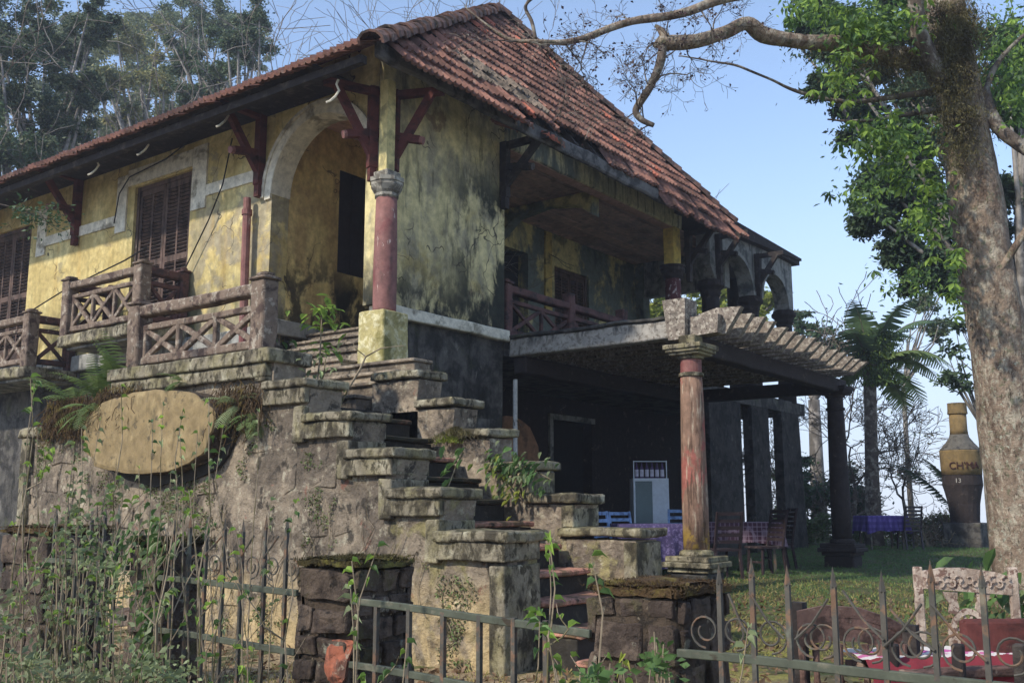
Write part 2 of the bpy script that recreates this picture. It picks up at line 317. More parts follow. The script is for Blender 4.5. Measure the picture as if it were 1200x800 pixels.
# ---------------------------------------------------------------- ground
def ground():
    xs=[-145,-100,-60,-20,-5,-1]+[i*.25 for i in range(0,60)]+[15+i*.6 for i in range(0,35)]+[38,42,50,65,90,115,145]
    ys=[-145,-115,-90,-65,-50,-42,-38]+[-30+i*1.5 for i in range(18)]+[-2.5+i*.25 for i in range(70)]+[15.5+i*.8 for i in range(26)]+[38,42,50,65,90,115,145]
    vs=[];fs=[]
    for x in xs:
        for y in ys: vs.append((x,y,gz(x,y)))
    n=len(ys)
    for i in range(len(xs)-1):
        for j in range(n-1): fs.append((i*n+j,(i+1)*n+j,(i+1)*n+j+1,i*n+j+1))
    mb=MB(); mb.add(vs,fs); o=mb.build('ground',m_gnd,smooth=True); o['kind']='structure'
ground()
# ---------------------------------------------------------------- rubble helper
def stones(parent,O,U,Vv,N,w,h,row,mats,wr=(.9,1.9),gap=.02,dep=.04,mask=None,name='stone',jit=.18,limit=280):
    O=Vector(O);U=Vector(U).normalized();Vv=Vector(Vv).normalized();N=Vector(N).normalized()
    v=0;cnt=0;prevj=None
    rows=[]
    while v<h-row*.4:
        hh=row*rnd.uniform(.75,1.3); 
        if v+hh>h-row*.5: hh=h-v
        rows.append((v,hh)); v+=hh
    for (v0,hh) in rows:
        u=-rnd.uniform(0,.3)*row
        while u<w-.02:
            ww=hh*rnd.uniform(*wr); u1=min(u+ww,w)
            if w-u1<hh*.4:u1=w
            a=max(u,0)
            if u1-a>row*.25 and (mask is None or mask((a+u1)/2,v0+hh/2)):
                j=jit*min(hh,u1-a)
                def J(): return rnd.uniform(-j,j)*.5
                q=[(a+gap/2+abs(J()),v0+gap/2+abs(J())),(u1-gap/2-abs(J()),v0+gap/2+abs(J())),(u1-gap/2-abs(J()),v0+hh-gap/2-abs(J())),(a+gap/2+abs(J()),v0+hh-gap/2-abs(J()))]
                out=[]
                for k in range(4):
                    p0=q[k-1];p=q[k];p2=q[(k+1)%4]; c=rnd.uniform(.04,.15)
                    out.append((p[0]+(p0[0]-p[0])*c,p[1]+(p0[1]-p[1])*c))
                    if rnd.random()<.6: out.append((p[0]+((p0[0]+p2[0])/2-p[0])*c*.35,p[1]+((p0[1]+p2[1])/2-p[1])*c*.35))
                    out.append((p[0]+(p2[0]-p[0])*c,p[1]+(p2[1]-p[1])*c))
                    m_=rnd.uniform(.35,.65); nx_,ny_=-(p2[1]-p[1]),(p2[0]-p[0]); w_=rnd.uniform(-.01,.05); out.append((p[0]+(p2[0]-p[0])*m_+nx_*w_,p[1]+(p2[1]-p[1])*m_+ny_*w_))
                cx=sum(p[0] for p in out)/len(out);cy=sum(p[1] for p in out)/len(out);n=len(out)
                d=dep*rnd.uniform(.5,1.4); vs=[];fs=[]
                for sc,dd in ((1,-.01),(.99,d*.7),(.93,d),(.5,d*1.08)):
                    for p in out:
                        P=O+U*(cx+(p[0]-cx)*sc)+Vv*(cy+(p[1]-cy)*sc)+N*dd
                        if dd>0: P=P+N*noise.noise(P*9)*.02+noise.noise_vector(P*6)*.008
                        vs.append(P)
                vs.append(O+U*cx+Vv*cy+N*(d*1.1))
                for r in range(3):
                    for k in range(n): fs.append((r*n+k,r*n+(k+1)%n,(r+1)*n+(k+1)%n,(r+1)*n+k))
                for k in range(n): fs.append((3*n+k,3*n+(k+1)%n,4*n))
                mb=MB(); mb.add(vs,fs)
                mt=mats[0] if rnd.random()<.93 or len(mats)<2 else mats[1]
                mb.build(name,mt,parent,fix=False); cnt+=1
            u=u1
    return cnt
# ---------------------------------------------------------------- the house
XF=9.1; YB=8.9; ZF=3.75
H=thing('house','derelict yellow two-storey villa with red tiled roof, arched corner porch and open loggia','house',(12,11,0))
def arc(cy,z0,r,a0,a1,n,rz=None):
    rz=rz or r
    return [(cy+r*math.cos(R(a0+(a1-a0)*i/n)),z0+rz*math.sin(R(a0+(a1-a0)*i/n))) for i in range(n+1)]
# facade facing the camera's left (plane x=XF), upper storey
AY,AZ,AR=10.1,5.68,.98
mb=MB()
mb.prism([(8.98,5.68),(8.98,7.4),(12.3,7.4),(12.3,ZF),(AY+AR,ZF),(AY+AR,AZ)]+arc(AY,AZ,AR,0,180,20)[1:-1]+[(AY-AR,AZ)],XF,XF+.32)
mb.build('wall',m_yel,H,fix=True)
ops=[(13.02,14.56,ZF+.02,6.46),(17.85,19.35,ZF+.02,6.42)]
mb=MB(); y=12.3
for (a,b,z0,z1) in ops:
    mb.box(XF,XF+.32,y,a,ZF,7.4); mb.box(XF,XF+.32,a,b,z1,7.4); y=b
mb.box(XF,XF+.32,y,21,ZF,7.4)
mb.build('wall',m_yel,H)
# ground storey and other outside walls
MB().box(XF,XF+.4,11.1,21,-.3,ZF-.25).build('lower_wall',m_dstone,H)
MB().rbox(XF-.10,XF+.3,11.12,21,ZF-.27,ZF-.01,seg=.3,amp=.012,bev=.012).build('ledge',m_greyp,H)
MB().box(11.42,11.498,9.2,11.08,ZF,7.0).build('porch_wall',m_porch,H)
# porch side wall (faces -Y) with the dark window
mb=MB(); w0,w1,z0,z1=10.42,11.16,4.78,6.42; Y=11.082
for b in ((XF+.325,w0,2.0,7.2),(w1,11.498,2.0,7.2),(w0,w1,2.0,z0),(w0,w1,z1,7.2)): mb.box(b[0],b[1],Y,Y+.09,b[2],b[3])
mb.build('porch_wall',m_porch,H)
MB().rbox(XF-.02,11.41,Y-.10,Y-.002,ZF-.12,ZF+.10,seg=.25,amp=.01,bev=.01).build('ledge',m_greyp,H)
MB().box(9.45,11.41,YB+.34,11.07,7.0,7.04).build('porch_ceiling',m_ceil,H)
MB().box(10.1,11.41,9.21,11.07,ZF-.2,ZF).build('porch_floor',m_dstone,H)
# right front wall (faces -Y)
MB().box(XF+.02,11.8,YB,YB+.3,ZF+.06,7.3).build('wall',m_yel2,H)
MB().box(9.2,11.8,YB+.03,YB+.3,-.2,ZF-.08).build('lower_wall',m_dstone,H)
MB().rbox(XF+.1,11.86,YB-.08,YB+.28,ZF-.09,ZF+.07,seg=.22,amp=.012,bev=.012).build('ledge',m_trim,H)
MB().box(11.5,11.8,YB+.3,11.5,-.2,7.05).build('loggia_side_wall',m_logw,H)
# arch surround
mb=MB(); o=arc(AY,AZ,AR+.13,-4,184,26); i_=arc(AY,AZ,AR+.004,-4,184,26)
for k in range(26): mb.prism([o[k],o[k+1],i_[k+1],i_[k]],XF-.035,XF+.03)
mb.build('arch_trim',m_trim,H,fix=True)
mb=MB(); o=arc(AY,AZ,AR+.19,-2,182,26); i_=arc(AY,AZ,AR+.135,-2,182,26)
for k in range(26): mb.prism([o[k],o[k+1],i_[k+1],i_[k]],XF-.055,XF+.03)
mb.build('arch_trim',m_trim,H,fix=True)
mb=MB(); i2=arc(AY,AZ,AR-.012,0,180,26); o2=arc(AY,AZ,AR-.001,0,180,26)
for k in range(26): mb.prism([o2[k],o2[k+1],i2[k+1],i2[k]],XF-.034,XF+.33)
mb.build('arch_soffit',m_trim,H,fix=True)
# corner pedestal, column and stub post
mb=MB(); mb.rbox(8.80,9.25,8.50,8.95,2.62,3.64,seg=.1,amp=.008,bev=.012); p=mb.build('pedestal',M('yellow_lichen_block',lin((176,162,104)),[dict(c=lin((206,196,150)),s=12,lo=.48,hi=.6),dict(c=lin((126,118,64)),s=3,lo=.5,hi=.65)],bump=(50,.9,.012)),H)
MB().rbox(8.72,9.3,8.42,8.95,2.15,2.62,seg=.12,amp=.012,bev=.012).build('pedestal_base',m_wall,H)
def column(cx,cy,z0,z1,r,mat,capm,par,ring=None,n=20,name='column',cap=True):
    c=MB().lathe([(r*1.04,z0),(r,z0+.05),(r*1.02,z0+(z1-z0)*.35),(r*.97,z0+(z1-z0)*.7),(r*.9,z1)],(cx,cy),n=n).build(name,mat,par,smooth=True)
    return c
column(9.03,8.72,3.64,5.16,.15,m_red,m_trim,H)
def square_prof(mb,c,prof):
    for (h,za,zb) in prof: mb.rbox(c[0]-h,c[0]+h,c[1]-h,c[1]+h,za,zb,seg=.15,amp=.004,bev=.008)
    return mb
cp=MB().lathe([(.14,5.14),(.165,5.16),(.165,5.19),(.15,5.20),(.18,5.23),(.22,5.30),(.22,5.34),(.235,5.345),(.235,5.40)],(9.03,8.72),n=8); cp.build('capital',m_capg,H)
MB().rbox(8.9,9.16,8.59,8.85,5.40,5.50,seg=.1,amp=.006,bev=.01).build('capital_block',m_capg,H)
MB().box(8.95,9.1,8.66,8.80,5.50,6.75).build('corner_post',M('pale_yellow_post',lin((200,184,120)),[dict(c=lin((150,140,96)),s=5,lo=.5,hi=.65)],bump=(20,.3,.006)),H)
# window trim bands on the facade
def tb(y0,y1,z0,z1): MB().rbox(XF-.03,XF+.01,y0,y1,z0,z1,seg=.4,amp=.002,bev=.004).build('trim_band',m_trim,H)
tb(15.06,17.3,5.88,6.06); tb(17.3,17.6,5.72,6.62)
tb(14.76,15.06,5.74,6.72); tb(12.62,12.98,5.76,6.80); tb(11.42,12.62,5.94,6.12)
tb(12.99,14.75,6.50,6.78)
# shutters / balcony doors
def shutter(ys,z0,z1,xf,axis='x',open_=0,par=H,nl=2):
    y0,y1=ys
    fr=MB()
    def bx(a0,a1,d0,d1,zz0,zz1,m=fr):
        if axis=='x': m.box(xf+d0,xf+d1,a0,a1,zz0,zz1)
        else: m.box(a0,a1,xf+d0,xf+d1,zz0,zz1)
    t=.07
    bx(y0,y0+t,0,.09,z0,z1); bx(y1-t,y1,0,.09,z0,z1); bx(y0+t,y1-t,0,.09,z1-t,z1)
    f=fr.build('shutter_frame',m_shut,par)
    back=MB(); bx(y0+t,y1-t,.10,.13,z0,z1-t,back); back.build('window_backing',m_black,f)
    L=(y1-y0-2*t)/2
    for k in range(2):
        a=y0+t+L*k+.006; b=a+L-.012
        lf=MB(); st=.06
        for (p,q,zz0,zz1) in ((a,a+st,z0,z1-t),(b-st,b,z0,z1-t),(a+st,b-st,z1-t-.1,z1-t),(a+st,b-st,z0,z0+.35),(a+st,b-st,(z0+z1)/2-.05,(z0+z1)/2+.05),((a+b)/2-.02,(a+b)/2+.02,z0+.35,(z0+z1)/2-.05),((a+b)/2-.02,(a+b)/2+.02,(z0+z1)/2+.05,z1-t-.1)):
            bx(p,q,.02,.06,zz0,zz1,lf)
        lf.build('shutter_leaf',m_shut,f)
        sl=MB()
        for (sa,sb) in ((a+st,(a+b)/2-.02),((a+b)/2+.02,b-st)):
            for (za,zb) in ((z0+.35,(z0+z1)/2-.05),((z0+z1)/2+.05,z1-t-.1)):
                nsl=int((zb-za)/.062)
                for i in range(nsl):
                    zc=za+(i+.5)*(zb-za)/nsl
                    if axis=='x': sl.bar((xf+.04,sa,zc),(xf+.04,sb,zc),.045,.010,up=(.75,0,1))
                    else: sl.bar((sa,xf+.04,zc),(sb,xf+.04,zc),.045,.010,up=(0,.75,1))
        sl.build('louvres',m_shut,f)['kind']='stuff'
    return f
shutter((13.02,14.56),ZF+.02,6.46,XF+.05); shutter((17.85,19.35),ZF+.02,6.42,XF+.05)
dk=MB().box(w0,w1,Y+.03,Y+.05,z0,z1).build('porch_window',M('dark_window_boards',lin((44,38,40)),bump=(20,.3,.01)),H)
for q in (w0+.01,w0+.27,w0+.53): MB().box(q,q+.245,Y+.0,Y+.025,z0+.01,z1-.01).build('window_board',dk.data.materials[0],dk)
# ---- loggia
MB().box(11.8,24.2,YB+.0,13.8,ZF-.30,ZF-.02).build('loggia_floor',m_dstone,H)
mb=MB(); YL=11.5
lops=[(15.0,16.05,ZF,6.30),(17.0,18.35,4.35,6.24)]
x=11.8
for (a,b,za,zb) in lops:
    mb.box(x,a,YL,YL+.3,ZF,7.3); mb.box(a,b,YL,YL+.3,zb,7.3)
    if za>ZF: mb.box(a,b,YL,YL+.3,ZF,za)
    x=b
mb.box(x,20.45,YL,YL+.3,ZF,7.3); mb.build('loggia_wall',m_logw,H)
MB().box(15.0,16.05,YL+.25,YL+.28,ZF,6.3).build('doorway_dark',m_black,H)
shutter((17.0,18.35),4.35,6.24,YL+.05,axis='y')
MB().box(16.62,16.86,YL-.04,YL-.002,5.2,6.9).build('pilaster',M('yellow_pilaster',lin((190,164,84)),[dict(c=lin((90,90,60)),s=3,lo=.5,hi=.65)],bump=(20,.3,.006)),H)
mb=MB(); mb.prism([(9.25,6.9),(9.25,6.45),(9.6,6.7),(10.3,6.8),(11.0,6.7),(11.5,6.3),(11.5,6.9)],14.9,15.15); mb.build('loggia_cross_beam',m_logw,H,fix=True)
for k in range(19):
    y=9.22+k*.121
    MB().box(11.85,20.4,y,y+.113,6.93+.004*(k%3),6.95+.004*(k%3)).build('ceiling_board',m_ceil,H)
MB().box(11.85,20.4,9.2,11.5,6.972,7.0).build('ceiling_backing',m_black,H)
MB().rbox(11.8,17.75,YB-.02,YB+.26,6.74,7.11,seg=.25,amp=.012,bev=.015).build('loggia_beam',M('mouldy_beam_plaster',lin((206,194,146)),[dict(c=lin((112,116,106)),s=(3,3,1),lo=.40,hi=.56,xr=(16.4,13.5)),dict(c=lin((92,90,74)),s=(9,9,.6),lo=.5,hi=.62,a=.7)],bump=(20,.6,.012)),H)
MB().box(11.85,17.5,YB+.02,YB+.22,6.725,6.736).build('beam_soffit',M('pink_brown_soffit',lin((186,142,124)),bump=(20,.3,.006)),H)
# loggia corner column
cx=17.55
MB().rbox(cx-.15,cx+.15,YB,YB+.24,5.96,6.77,seg=.2,amp=.004,bev=.01).build('column_stub',M('yellow_stub',lin((202,172,72)),[dict(c=lin((150,130,66)),s=4,lo=.5,hi=.65)],bump=(20,.4,.008)),H)
MB().lathe([(.17,5.70),(.2,5.74),(.2,5.8),(.24,5.86),(.24,5.92),(.26,5.93),(.26,5.97)],(cx,YB+.12),n=16).build('capital',m_dark,H)
column(cx,YB+.12,3.9,5.70,.17,M('peeling_maroon_paint',lin((92,48,50)),[dict(c=lin((190,176,168)),s=(10,10,7),lo=.55,hi=.6)],bump=(20,.4,.01)),m_dark,H)
def railing(p0,p1,z0,h,bays,par,mat,own=None,post=(1,1),pw=.2,name='railing',toph=.12,midrail=True):
    p0=Vector((p0[0],p0[1],0)); p1=Vector((p1[0],p1[1],0)); d=(p1-p0); L=d.length; d.normalize()
    def P(s,z): q=p0+d*s; return (q.x,q.y,z)
    r=MB().bar(P(0,z0+h-toph/2),P(L,z0+h-toph/2),.16,toph,rough=.008).build('top_rail' if own is None else name,mat,par)
    tgt=r if own is not None else par
    for k,pp in enumerate((0,L)):
        if post[k]:
            q=P(pp,0); mb=MB(); a=pw/2
            mb.rbox(q[0]-a,q[0]+a,q[1]-a,q[1]+a,z0-.02,z0+h+.02,seg=.1,amp=.008,bev=.015)
            mb.rbox(q[0]-a-.02,q[0]+a+.02,q[1]-a-.02,q[1]+a+.02,z0+h+.02,z0+h+.06,seg=.1,amp=.006,bev=.015)
            mb.rbox(q[0]-a+.02,q[0]+a-.02,q[1]-a+.02,q[1]+a-.02,z0+h+.06,z0+h+.10,seg=.08,amp=.008,bev=.03)
            mb.build('railing_post',mat,tgt)
    zt=z0+h-.24; zb=z0+.1
    MB().bar(P(pw/2,zt),P(L-pw/2,zt),.07,.07,rough=.006).build('middle_rail',mat,tgt)
    MB().bar(P(pw/2,zb),P(L-pw/2,zb),.08,.09,rough=.006).build('bottom_rail',mat,tgt)
    bl=(L-pw)/bays
    for k in range(bays+1):
        s=pw/2+bl*k; s=min(max(s,pw/2+.03),L-pw/2-.03)
        MB().bar(P(s,zb),P(s,zt),.06,.06,up=tuple(d),rough=.005).build('baluster',mat,tgt)
        if k<bays:
            s1=pw/2+bl*(k+1)
            MB().bar(P(s+.02,zb+.03),P(s1-.02,zt-.03),.05,.065,rough=.005).build('brace',mat,tgt)
            n_=Vector((-d.y,d.x,0))*.004
            MB().bar(Vector(P(s+.02,zt-.03))+n_,Vector(P(s1-.02,zb+.03))+n_,.05,.06,rough=.005).build('brace',mat,tgt)
    return r
railing((12.0,9.02),(17.3,9.02),ZF,.83,6,H,m_raild,own=1,pw=.16,name='loggia_railing')
for xx in (13.75,15.5):
    MB().rbox(xx-.09,xx+.09,8.93,9.11,ZF,ZF+1.0,seg=.12,amp=.006,bev=.015).build('railing_post',m_raild,H)
# balconies on the facade
def balcony(y0,y1,bays,dz=0):
    xo=8.3; ZF=3.75+dz
    b=MB().rbox(xo-.12,XF-.002,y0-.12,y1+.12,ZF-.06,ZF+.12,seg=.2,amp=.01,bev=.015).build('balcony',m_conc,H)
    MB().box(xo,XF-.01,y0,y1,ZF-.10,ZF-.062).build('balcony_soffit',m_greyp,b)
    railing((xo,y0),(xo,y1),ZF+.12,.86,bays,b,m_rail,own=None)
    railing((xo,y0),(XF-.1,y0),ZF+.12,.86,1,b,m_raild,own=None,post=(0,1),pw=.14)
    railing((xo,y1),(XF-.1,y1),ZF+.12,.86,1,b,m_raild,own=None,post=(0,1),pw=.14)
balcony(12.95,14.9,3); balcony(16.05,19.6,5,-.38)
# ---- far end porch: arched wall in line with the right front
a1,a2=(20.35,.82),(22.55,.80); zs=5.95
poly=[(19.05,6.3),(19.05,7.22),(23.75,7.22),(23.75,6.0),(23.35,6.0)]
poly+=[(22.55+.80*math.cos(R(t)),6.0+.72*math.sin(R(t))) for t in range(0,181,12)]
poly+=[(21.25,6.0)]+[(20.35+.85*math.cos(R(t)),6.0+.78*math.sin(R(t))) for t in range(0,181,12)]+[(19.3,6.0),(19.05,6.0)]
mb=MB(); mb.prism(poly[:-1],YB,YB+.32,ax='y'); mb.build('arched_wall',m_greyp,H,fix=True)
for cxx,r0,r1 in ((22.55,.80,.9),(20.35,.85,.95)):
    mb=MB()
    for t in range(0,180,12):
        q=[(cxx+rr*math.cos(R(tt)),6.0+rr*.9*math.sin(R(tt))) for rr,tt in ((r0,t),(r1,t),(r1,t+12),(r0,t+12))]
        mb.prism(q,YB-.05,YB-.004,ax='y')
    mb.build('arch_trim',m_greyp,H,fix=True)
for cxx in (19.35,21.45,23.5):
    MB().lathe([(.2,5.65),(.22,5.7),(.22,5.78),(.3,5.86),(.3,5.93),(.26,5.94),(.26,6.0)],(cxx,YB+.16),n=12).build('capital',m_dark,H)
    MB().lathe([(.22,3.7),(.2,4.5),(.19,5.65)],(cxx,YB+.16),n=12).build('column',m_dark,H,smooth=True)
MB().box(18.9,24.0,YB-.12,YB+.36,7.225,7.33).build('porch_eave',m_dark,H)
MB().box(20.5,20.75,YB+.33,13.2,6.12,7.3).build('porch_cross_wall',m_greyp,H)
MB().box(20.45,20.75,11.3,11.8,ZF,7.3).build('porch_pier',m_logw,H)
# open far side of the end porch
MB().box(23.45,23.75,YB+.33,13.6,7.05,7.2).build('porch_lintel',m_greyp,H)
for yy in (10.4,13.2): MB().lathe([(.2,3.7),(.18,5.0),(.17,7.05)],(23.6,yy),n=12).build('column',m_dark,H,smooth=True)
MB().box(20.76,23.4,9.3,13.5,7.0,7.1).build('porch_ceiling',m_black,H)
mb=MB(); mb.prism([(17.4,7.0),(24.05,7.34),(24.05,7.40),(17.4,7.5)],YB-.16,13.9,ax='y'); mb.build('porch_roof',m_dark,H,fix=True)
# ground storey under the loggia
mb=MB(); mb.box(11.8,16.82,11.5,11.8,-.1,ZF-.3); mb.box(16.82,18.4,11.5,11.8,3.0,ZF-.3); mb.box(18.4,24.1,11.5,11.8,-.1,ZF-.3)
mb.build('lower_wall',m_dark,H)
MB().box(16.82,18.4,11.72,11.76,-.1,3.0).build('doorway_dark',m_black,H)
MB().box(16.72,16.84,11.44,11.49,.1,3.1).build('door_trim',m_greyp,H); MB().box(16.85,18.45,11.44,11.49,2.99,3.1).build('door_trim',m_greyp,H)
po=MB(); n=22
po.prism([(15.4+.95*math.cos(t*2*math.pi/n)*(1+.1*math.sin(3*t)),2.2+.75*math.sin(t*2*math.pi/n)) for t in range(n)],11.46,11.495,ax='y')
po.build('plaster_patch',M('bare_tan_plaster',lin((172,128,96)),[dict(c=lin((130,100,80)),s=3,lo=.5,hi=.65)],bump=(16,.4,.01)),H,fix=True)
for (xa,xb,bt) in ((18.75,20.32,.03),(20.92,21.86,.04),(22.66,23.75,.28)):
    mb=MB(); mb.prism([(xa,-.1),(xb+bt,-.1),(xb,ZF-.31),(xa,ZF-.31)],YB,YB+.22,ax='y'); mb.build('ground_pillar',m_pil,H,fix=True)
MB().tube([(11.97,8.82,.1),(11.97,8.82,3.1)],.035,8).build('white_pipe',M('white_pvc',lin((190,186,178)),[dict(c=lin((110,104,96)),s=6,lo=.55,hi=.65)],bump=None),H)
pp=MB().tube([(8.98,11.42,3.1),(8.97,11.45,4.6),(8.97,11.46,5.4)],.062,10).build('downpipe',m_red,H)
MB().tube([(8.97,11.46,5.4),(8.97,11.46,5.48)],.078,10).build('pipe_collar',m_red,pp); MB().tube([(8.97,11.46,5.48),(8.97,11.47,5.66)],.055,10).build('pipe_end',m_red,pp)
# ---- roof
T0=Vector((7.9,7.95,6.62)); AP=Vector((14.2,10.9,10.62)); E0=Vector((19.05,7.95,6.62)); BY=21.0
def roof_deck():
    mb=MB(); d=V(0,0,-.10)
    q=.24
    a,b,c=T0.lerp(AP,q)+d,AP+d,E0.lerp(AP,q)+d
    bl,br=V(7.9,BY,6.62).lerp(V(14.2,BY,10.62),q)+d,V(14.2,BY,10.62)+d; rr=V(19.05,BY,6.62).lerp(V(14.2,BY,10.62),q)+d
    vs=[a,b,c,bl,br,rr]; vs+= [v+V(0,0,-.05) for v in vs]
    mb.add(vs,[(0,2,1),(0,1,4,3),(1,2,5,4),(6,7,8),(6,9,10,7),(7,10,11,8),(0,6,8,2),(0,3,9,6),(2,8,11,5),(3,4,5,11,10,9)])
    return mb.build('roof',m_beam,H,fix=True)
RF=roof_deck()
def tile_mesh(w=.235,L=.39,lift=.062):
    # pan with two rolls, thick lower edge; origin at lower left, u right, w up-slope, n out
    prof=[(0,.0),(.028,.05),(.062,.0),(.115,.0),(.145,.05),(.18,.0),(.235,.0)]
    prof=[(p[0]/.235*w,p[1]) for p in prof]; vs=[];fs=[];m=len(prof)
    for (yy,zz) in ((0,lift),(L,0)):
        for p in prof: vs.append((p[0],yy,p[1]+zz))
    for p in prof: vs.append((p[0],.0,p[1]*.6+lift-.035))
    for i in range(m-1):
        fs.append((i,i+1,m+i+1,m+i)); fs.append((2*m+i,2*m+i+1,i+1,i))
    return vs,fs
def frame(u,w,O):
    u=u.normalized();w=w.normalized();n=u.cross(w)
    return Matrix(((u.x,w.x,n.x,O.x),(u.y,w.y,n.y,O.y),(u.z,w.z,n.z,O.z),(0,0,0,1)))
tv,tf=tile_mesh()
tme=[]
for mt in (m_tile,m_tileg,m_tiler):
    me=bpy.data.meshes.new('tile'); me.from_pydata(tv,[],tf); me.materials.append(mt); tme.append(me)
def roof_tiles():
    mid=(T0+E0)/2; up=AP-Vector((AP.x,T0.y,T0.z)); SL=up.length; F=frame(V(1,0,0),up,T0)
    ax=AP.x-T0.x; Lx=E0.x-T0.x; rh=SL/15.; cells=[]
    for r in range(15):
        w=r*rh-.06; n=int(Lx/.235)+1
        for c in range(n):
            u=c*.235; t=(w+.12)/SL
            t=(w+.30)/SL
            if u+.06<ax*t or u+.14>Lx-(Lx-ax)*t: continue
            X=T0.x+u
            # fallen bottom courses in front of the loggia
            miss=(10.9<X<18.2 and r<2) and not (10.9<X<12.0 and r==1)
            if miss: continue
            dz=0; rot=0; k=0
            if 10.2<X<11.9 and r in(1,2,3): k=1 if r>1 else 0; dz=rnd.uniform(0,.05); rot=rnd.uniform(-.25,.25)
            if rnd.random()<.03: k=2
            rot+=rnd.uniform(-.03,.03); dz+=rnd.uniform(-.008,.012)
            Mx=F@Matrix.Translation((u,w,dz))@Matrix.Rotation(rot,4,'Z')@Matrix.Rotation(rnd.uniform(-.02,.03),4,'X')
            cells.append((Mx,k,(Mx.translation).length))
    # slipped, steeper skirt of tiles hanging in the gap
    for X in np.arange(13.6,18.3,.22):
        for r in (0,1):
            if r==0 and X<15.2: continue
            s=.30*r
            Mx=frame(V(1,0,-.04+rnd.uniform(-.08,.08)),V(rnd.uniform(-.1,.12),.42,.9),V(X,8.03+.13*r,6.50+s+rnd.uniform(-.04,.04)))
            cells.append((Mx,0,Mx.translation.length))
    for k in range(9):   # loose tiles slid to the edge
        X=rnd.uniform(10.6,12.2); Mx=frame(V(1,.1,0),V(rnd.uniform(-.6,.6),.7,.45),V(X,7.98+rnd.uniform(0,.3),6.60+rnd.uniform(0,.05)))
        cells.append((Mx,[0,2,1][k%3],0))
    cells.sort(key=lambda c:c[2]); rest=[MB(),MB(),MB()]
    for i,(Mx,k,d) in enumerate(cells):
        if i<290:
            o=bpy.data.objects.new('tile',tme[k]); C.objects.link(o); o.parent=RF; o.matrix_local=Mx
        else: rest[k].add([Mx@Vector(v) for v in tv],tf)
    al=MB(); mats=[]
    o=None
    big=MB(); big.v=[];
    for k in range(3): big.add(rest[k].v,rest[k].f)
    big.build('tiles_far',m_tile,RF)['kind']='stuff'
roof_tiles()
def side_tiles():
    up=V(AP.x-T0.x,0,AP.z-T0.z); SL=up.length; F=frame(V(0,-1,0),up,V(7.9,BY,6.62)); mb=MB(); n=int((BY-T0.y)/.235)
    for r in range(21):
        w=r*(SL/21)-.06
        for c in range(n+1):
            y=BY-c*.235
            if y-.20 < T0.y+(AP.y-T0.y)*(w+.46)/SL: continue
            Mx=F@Matrix.Translation((c*.235,w,rnd.uniform(0,.02)))@Matrix.Rotation(rnd.uniform(-.04,.04),4,'Z'); mb.add([Mx@Vector(v) for v in tv],tf)
    mb.build('tiles_side',m_tile,RF)['kind']='stuff'
side_tiles()
def ridge(p,q,n,last=1.0):
    for i in range(n):
        t0=i/n*last; t1=(i+1.25)/n*last
        a=p.lerp(q,t0)+V(0,0,.03); b=p.lerp(q,t1)+V(0,0,.03)
        d=(b-a).normalized(); s=d.cross(V(0,0,1)).normalized(); u=s.cross(d); vs=[];fs=[]
        j=rnd.uniform(-.02,.02)
        for (c,rr) in ((a,.165),(b,.13)):
            for k in range(7):
                an=R(-15+210*k/6); vs.append(c+s*rr*math.cos(an)*1.05+u*(rr*math.sin(an)*.85+j))
        for k in range(6): fs.append((k,k+1,8+k,7+k))
        for k in range(7): vs.append(a+(vs[k]-a)*.8)
        for k in range(6): fs.append((14+k,15+k,1+k,k))
        MB().add(vs,fs).build('ridge_tile',m_ridge,RF)
ridge(T0,AP,24); ridge(E0.lerp(AP,.08),AP,24); ridge(V(14.2,BY,10.62),AP,30)
# eave timbers
MB().box(8.0,8.1,8.2,BY,6.50,6.60).build('eave_board',m_beam,RF)
MB().rbox(8.2,18.7,8.13,8.21,6.62,6.84,seg=.3,amp=.015,bev=.02).build('eave_board',M('grey_weathered_board',lin((104,100,96)),[dict(c=lin((60,58,56)),s=4,lo=.45,hi=.6)],bump=(16,.6,.01)),RF)
MB().rbox(10.8,17.8,8.62,8.74,7.12,7.26,seg=.3,amp=.012,bev=.02).build('wall_plate',m_greyp,RF)
for k in range(13):
    X=10.3+k*.62; MB().bar((X,8.20,6.84),(X,9.1,8.02),.07,.09).build('rafter',m_beam,RF)
for k in range(18):
    y=9.7+k*.6; MB().bar((8.02,y,6.58),(9.3,y,7.38),.07,.09).build('rafter',m_beam,RF)
MB().box(8.15,9.4,9.4,BY,6.90,6.93).build('soffit',m_beam,RF)
# eave brackets: wall post, strut, cross piece with turned end
def bracket(base,out,z0,z1,reach=.75,m_wood=m_wood,m_red=m_red):
    b=Vector((base[0],base[1],0)); o=Vector((out[0],out[1],0)).normalized(); s=Vector((-o.y,o.x,0))
    P=lambda r,z:(b+o*r+V(0,0,z))
    g=MB().bar(P(.07,z0+.12),P(.07,z1),.12,.12,up=tuple(o)).build('eave_bracket',m_wood,H)
    MB().bar(P(.07,z0-.06),P(.07,z0+.12),.10,.09,up=tuple(o)).build('bracket_foot',m_wood,g)
    MB().bar(P(.08,z0+.30),P(reach,z1-.05),.085,.10).build('bracket_strut',m_wood,g)
    MB().bar(P(-.02,z0+.62),P(reach*.72,z0+.52),.09,.10).build('bracket_tie',m_wood,g)
    MB().tube([P(reach*.72,z0+.52),P(reach*.80,z0+.505)],.055,8).build('tie_end',m_red,g)
    MB().bar(P(0,z1-.06),P(reach+.15,z1-.06),.09,.10).build('bracket_arm',m_wood,g)
bracket((XF,11.30),(-1,0),5.72,6.95); bracket((XF,16.22),(-1,0),5.78,6.98)
bracket((XF-.05,8.93),(-1,.45),5.48,6.72,.6); bracket((9.22,YB-.02),(.45,-1),5.48,6.72,.6)
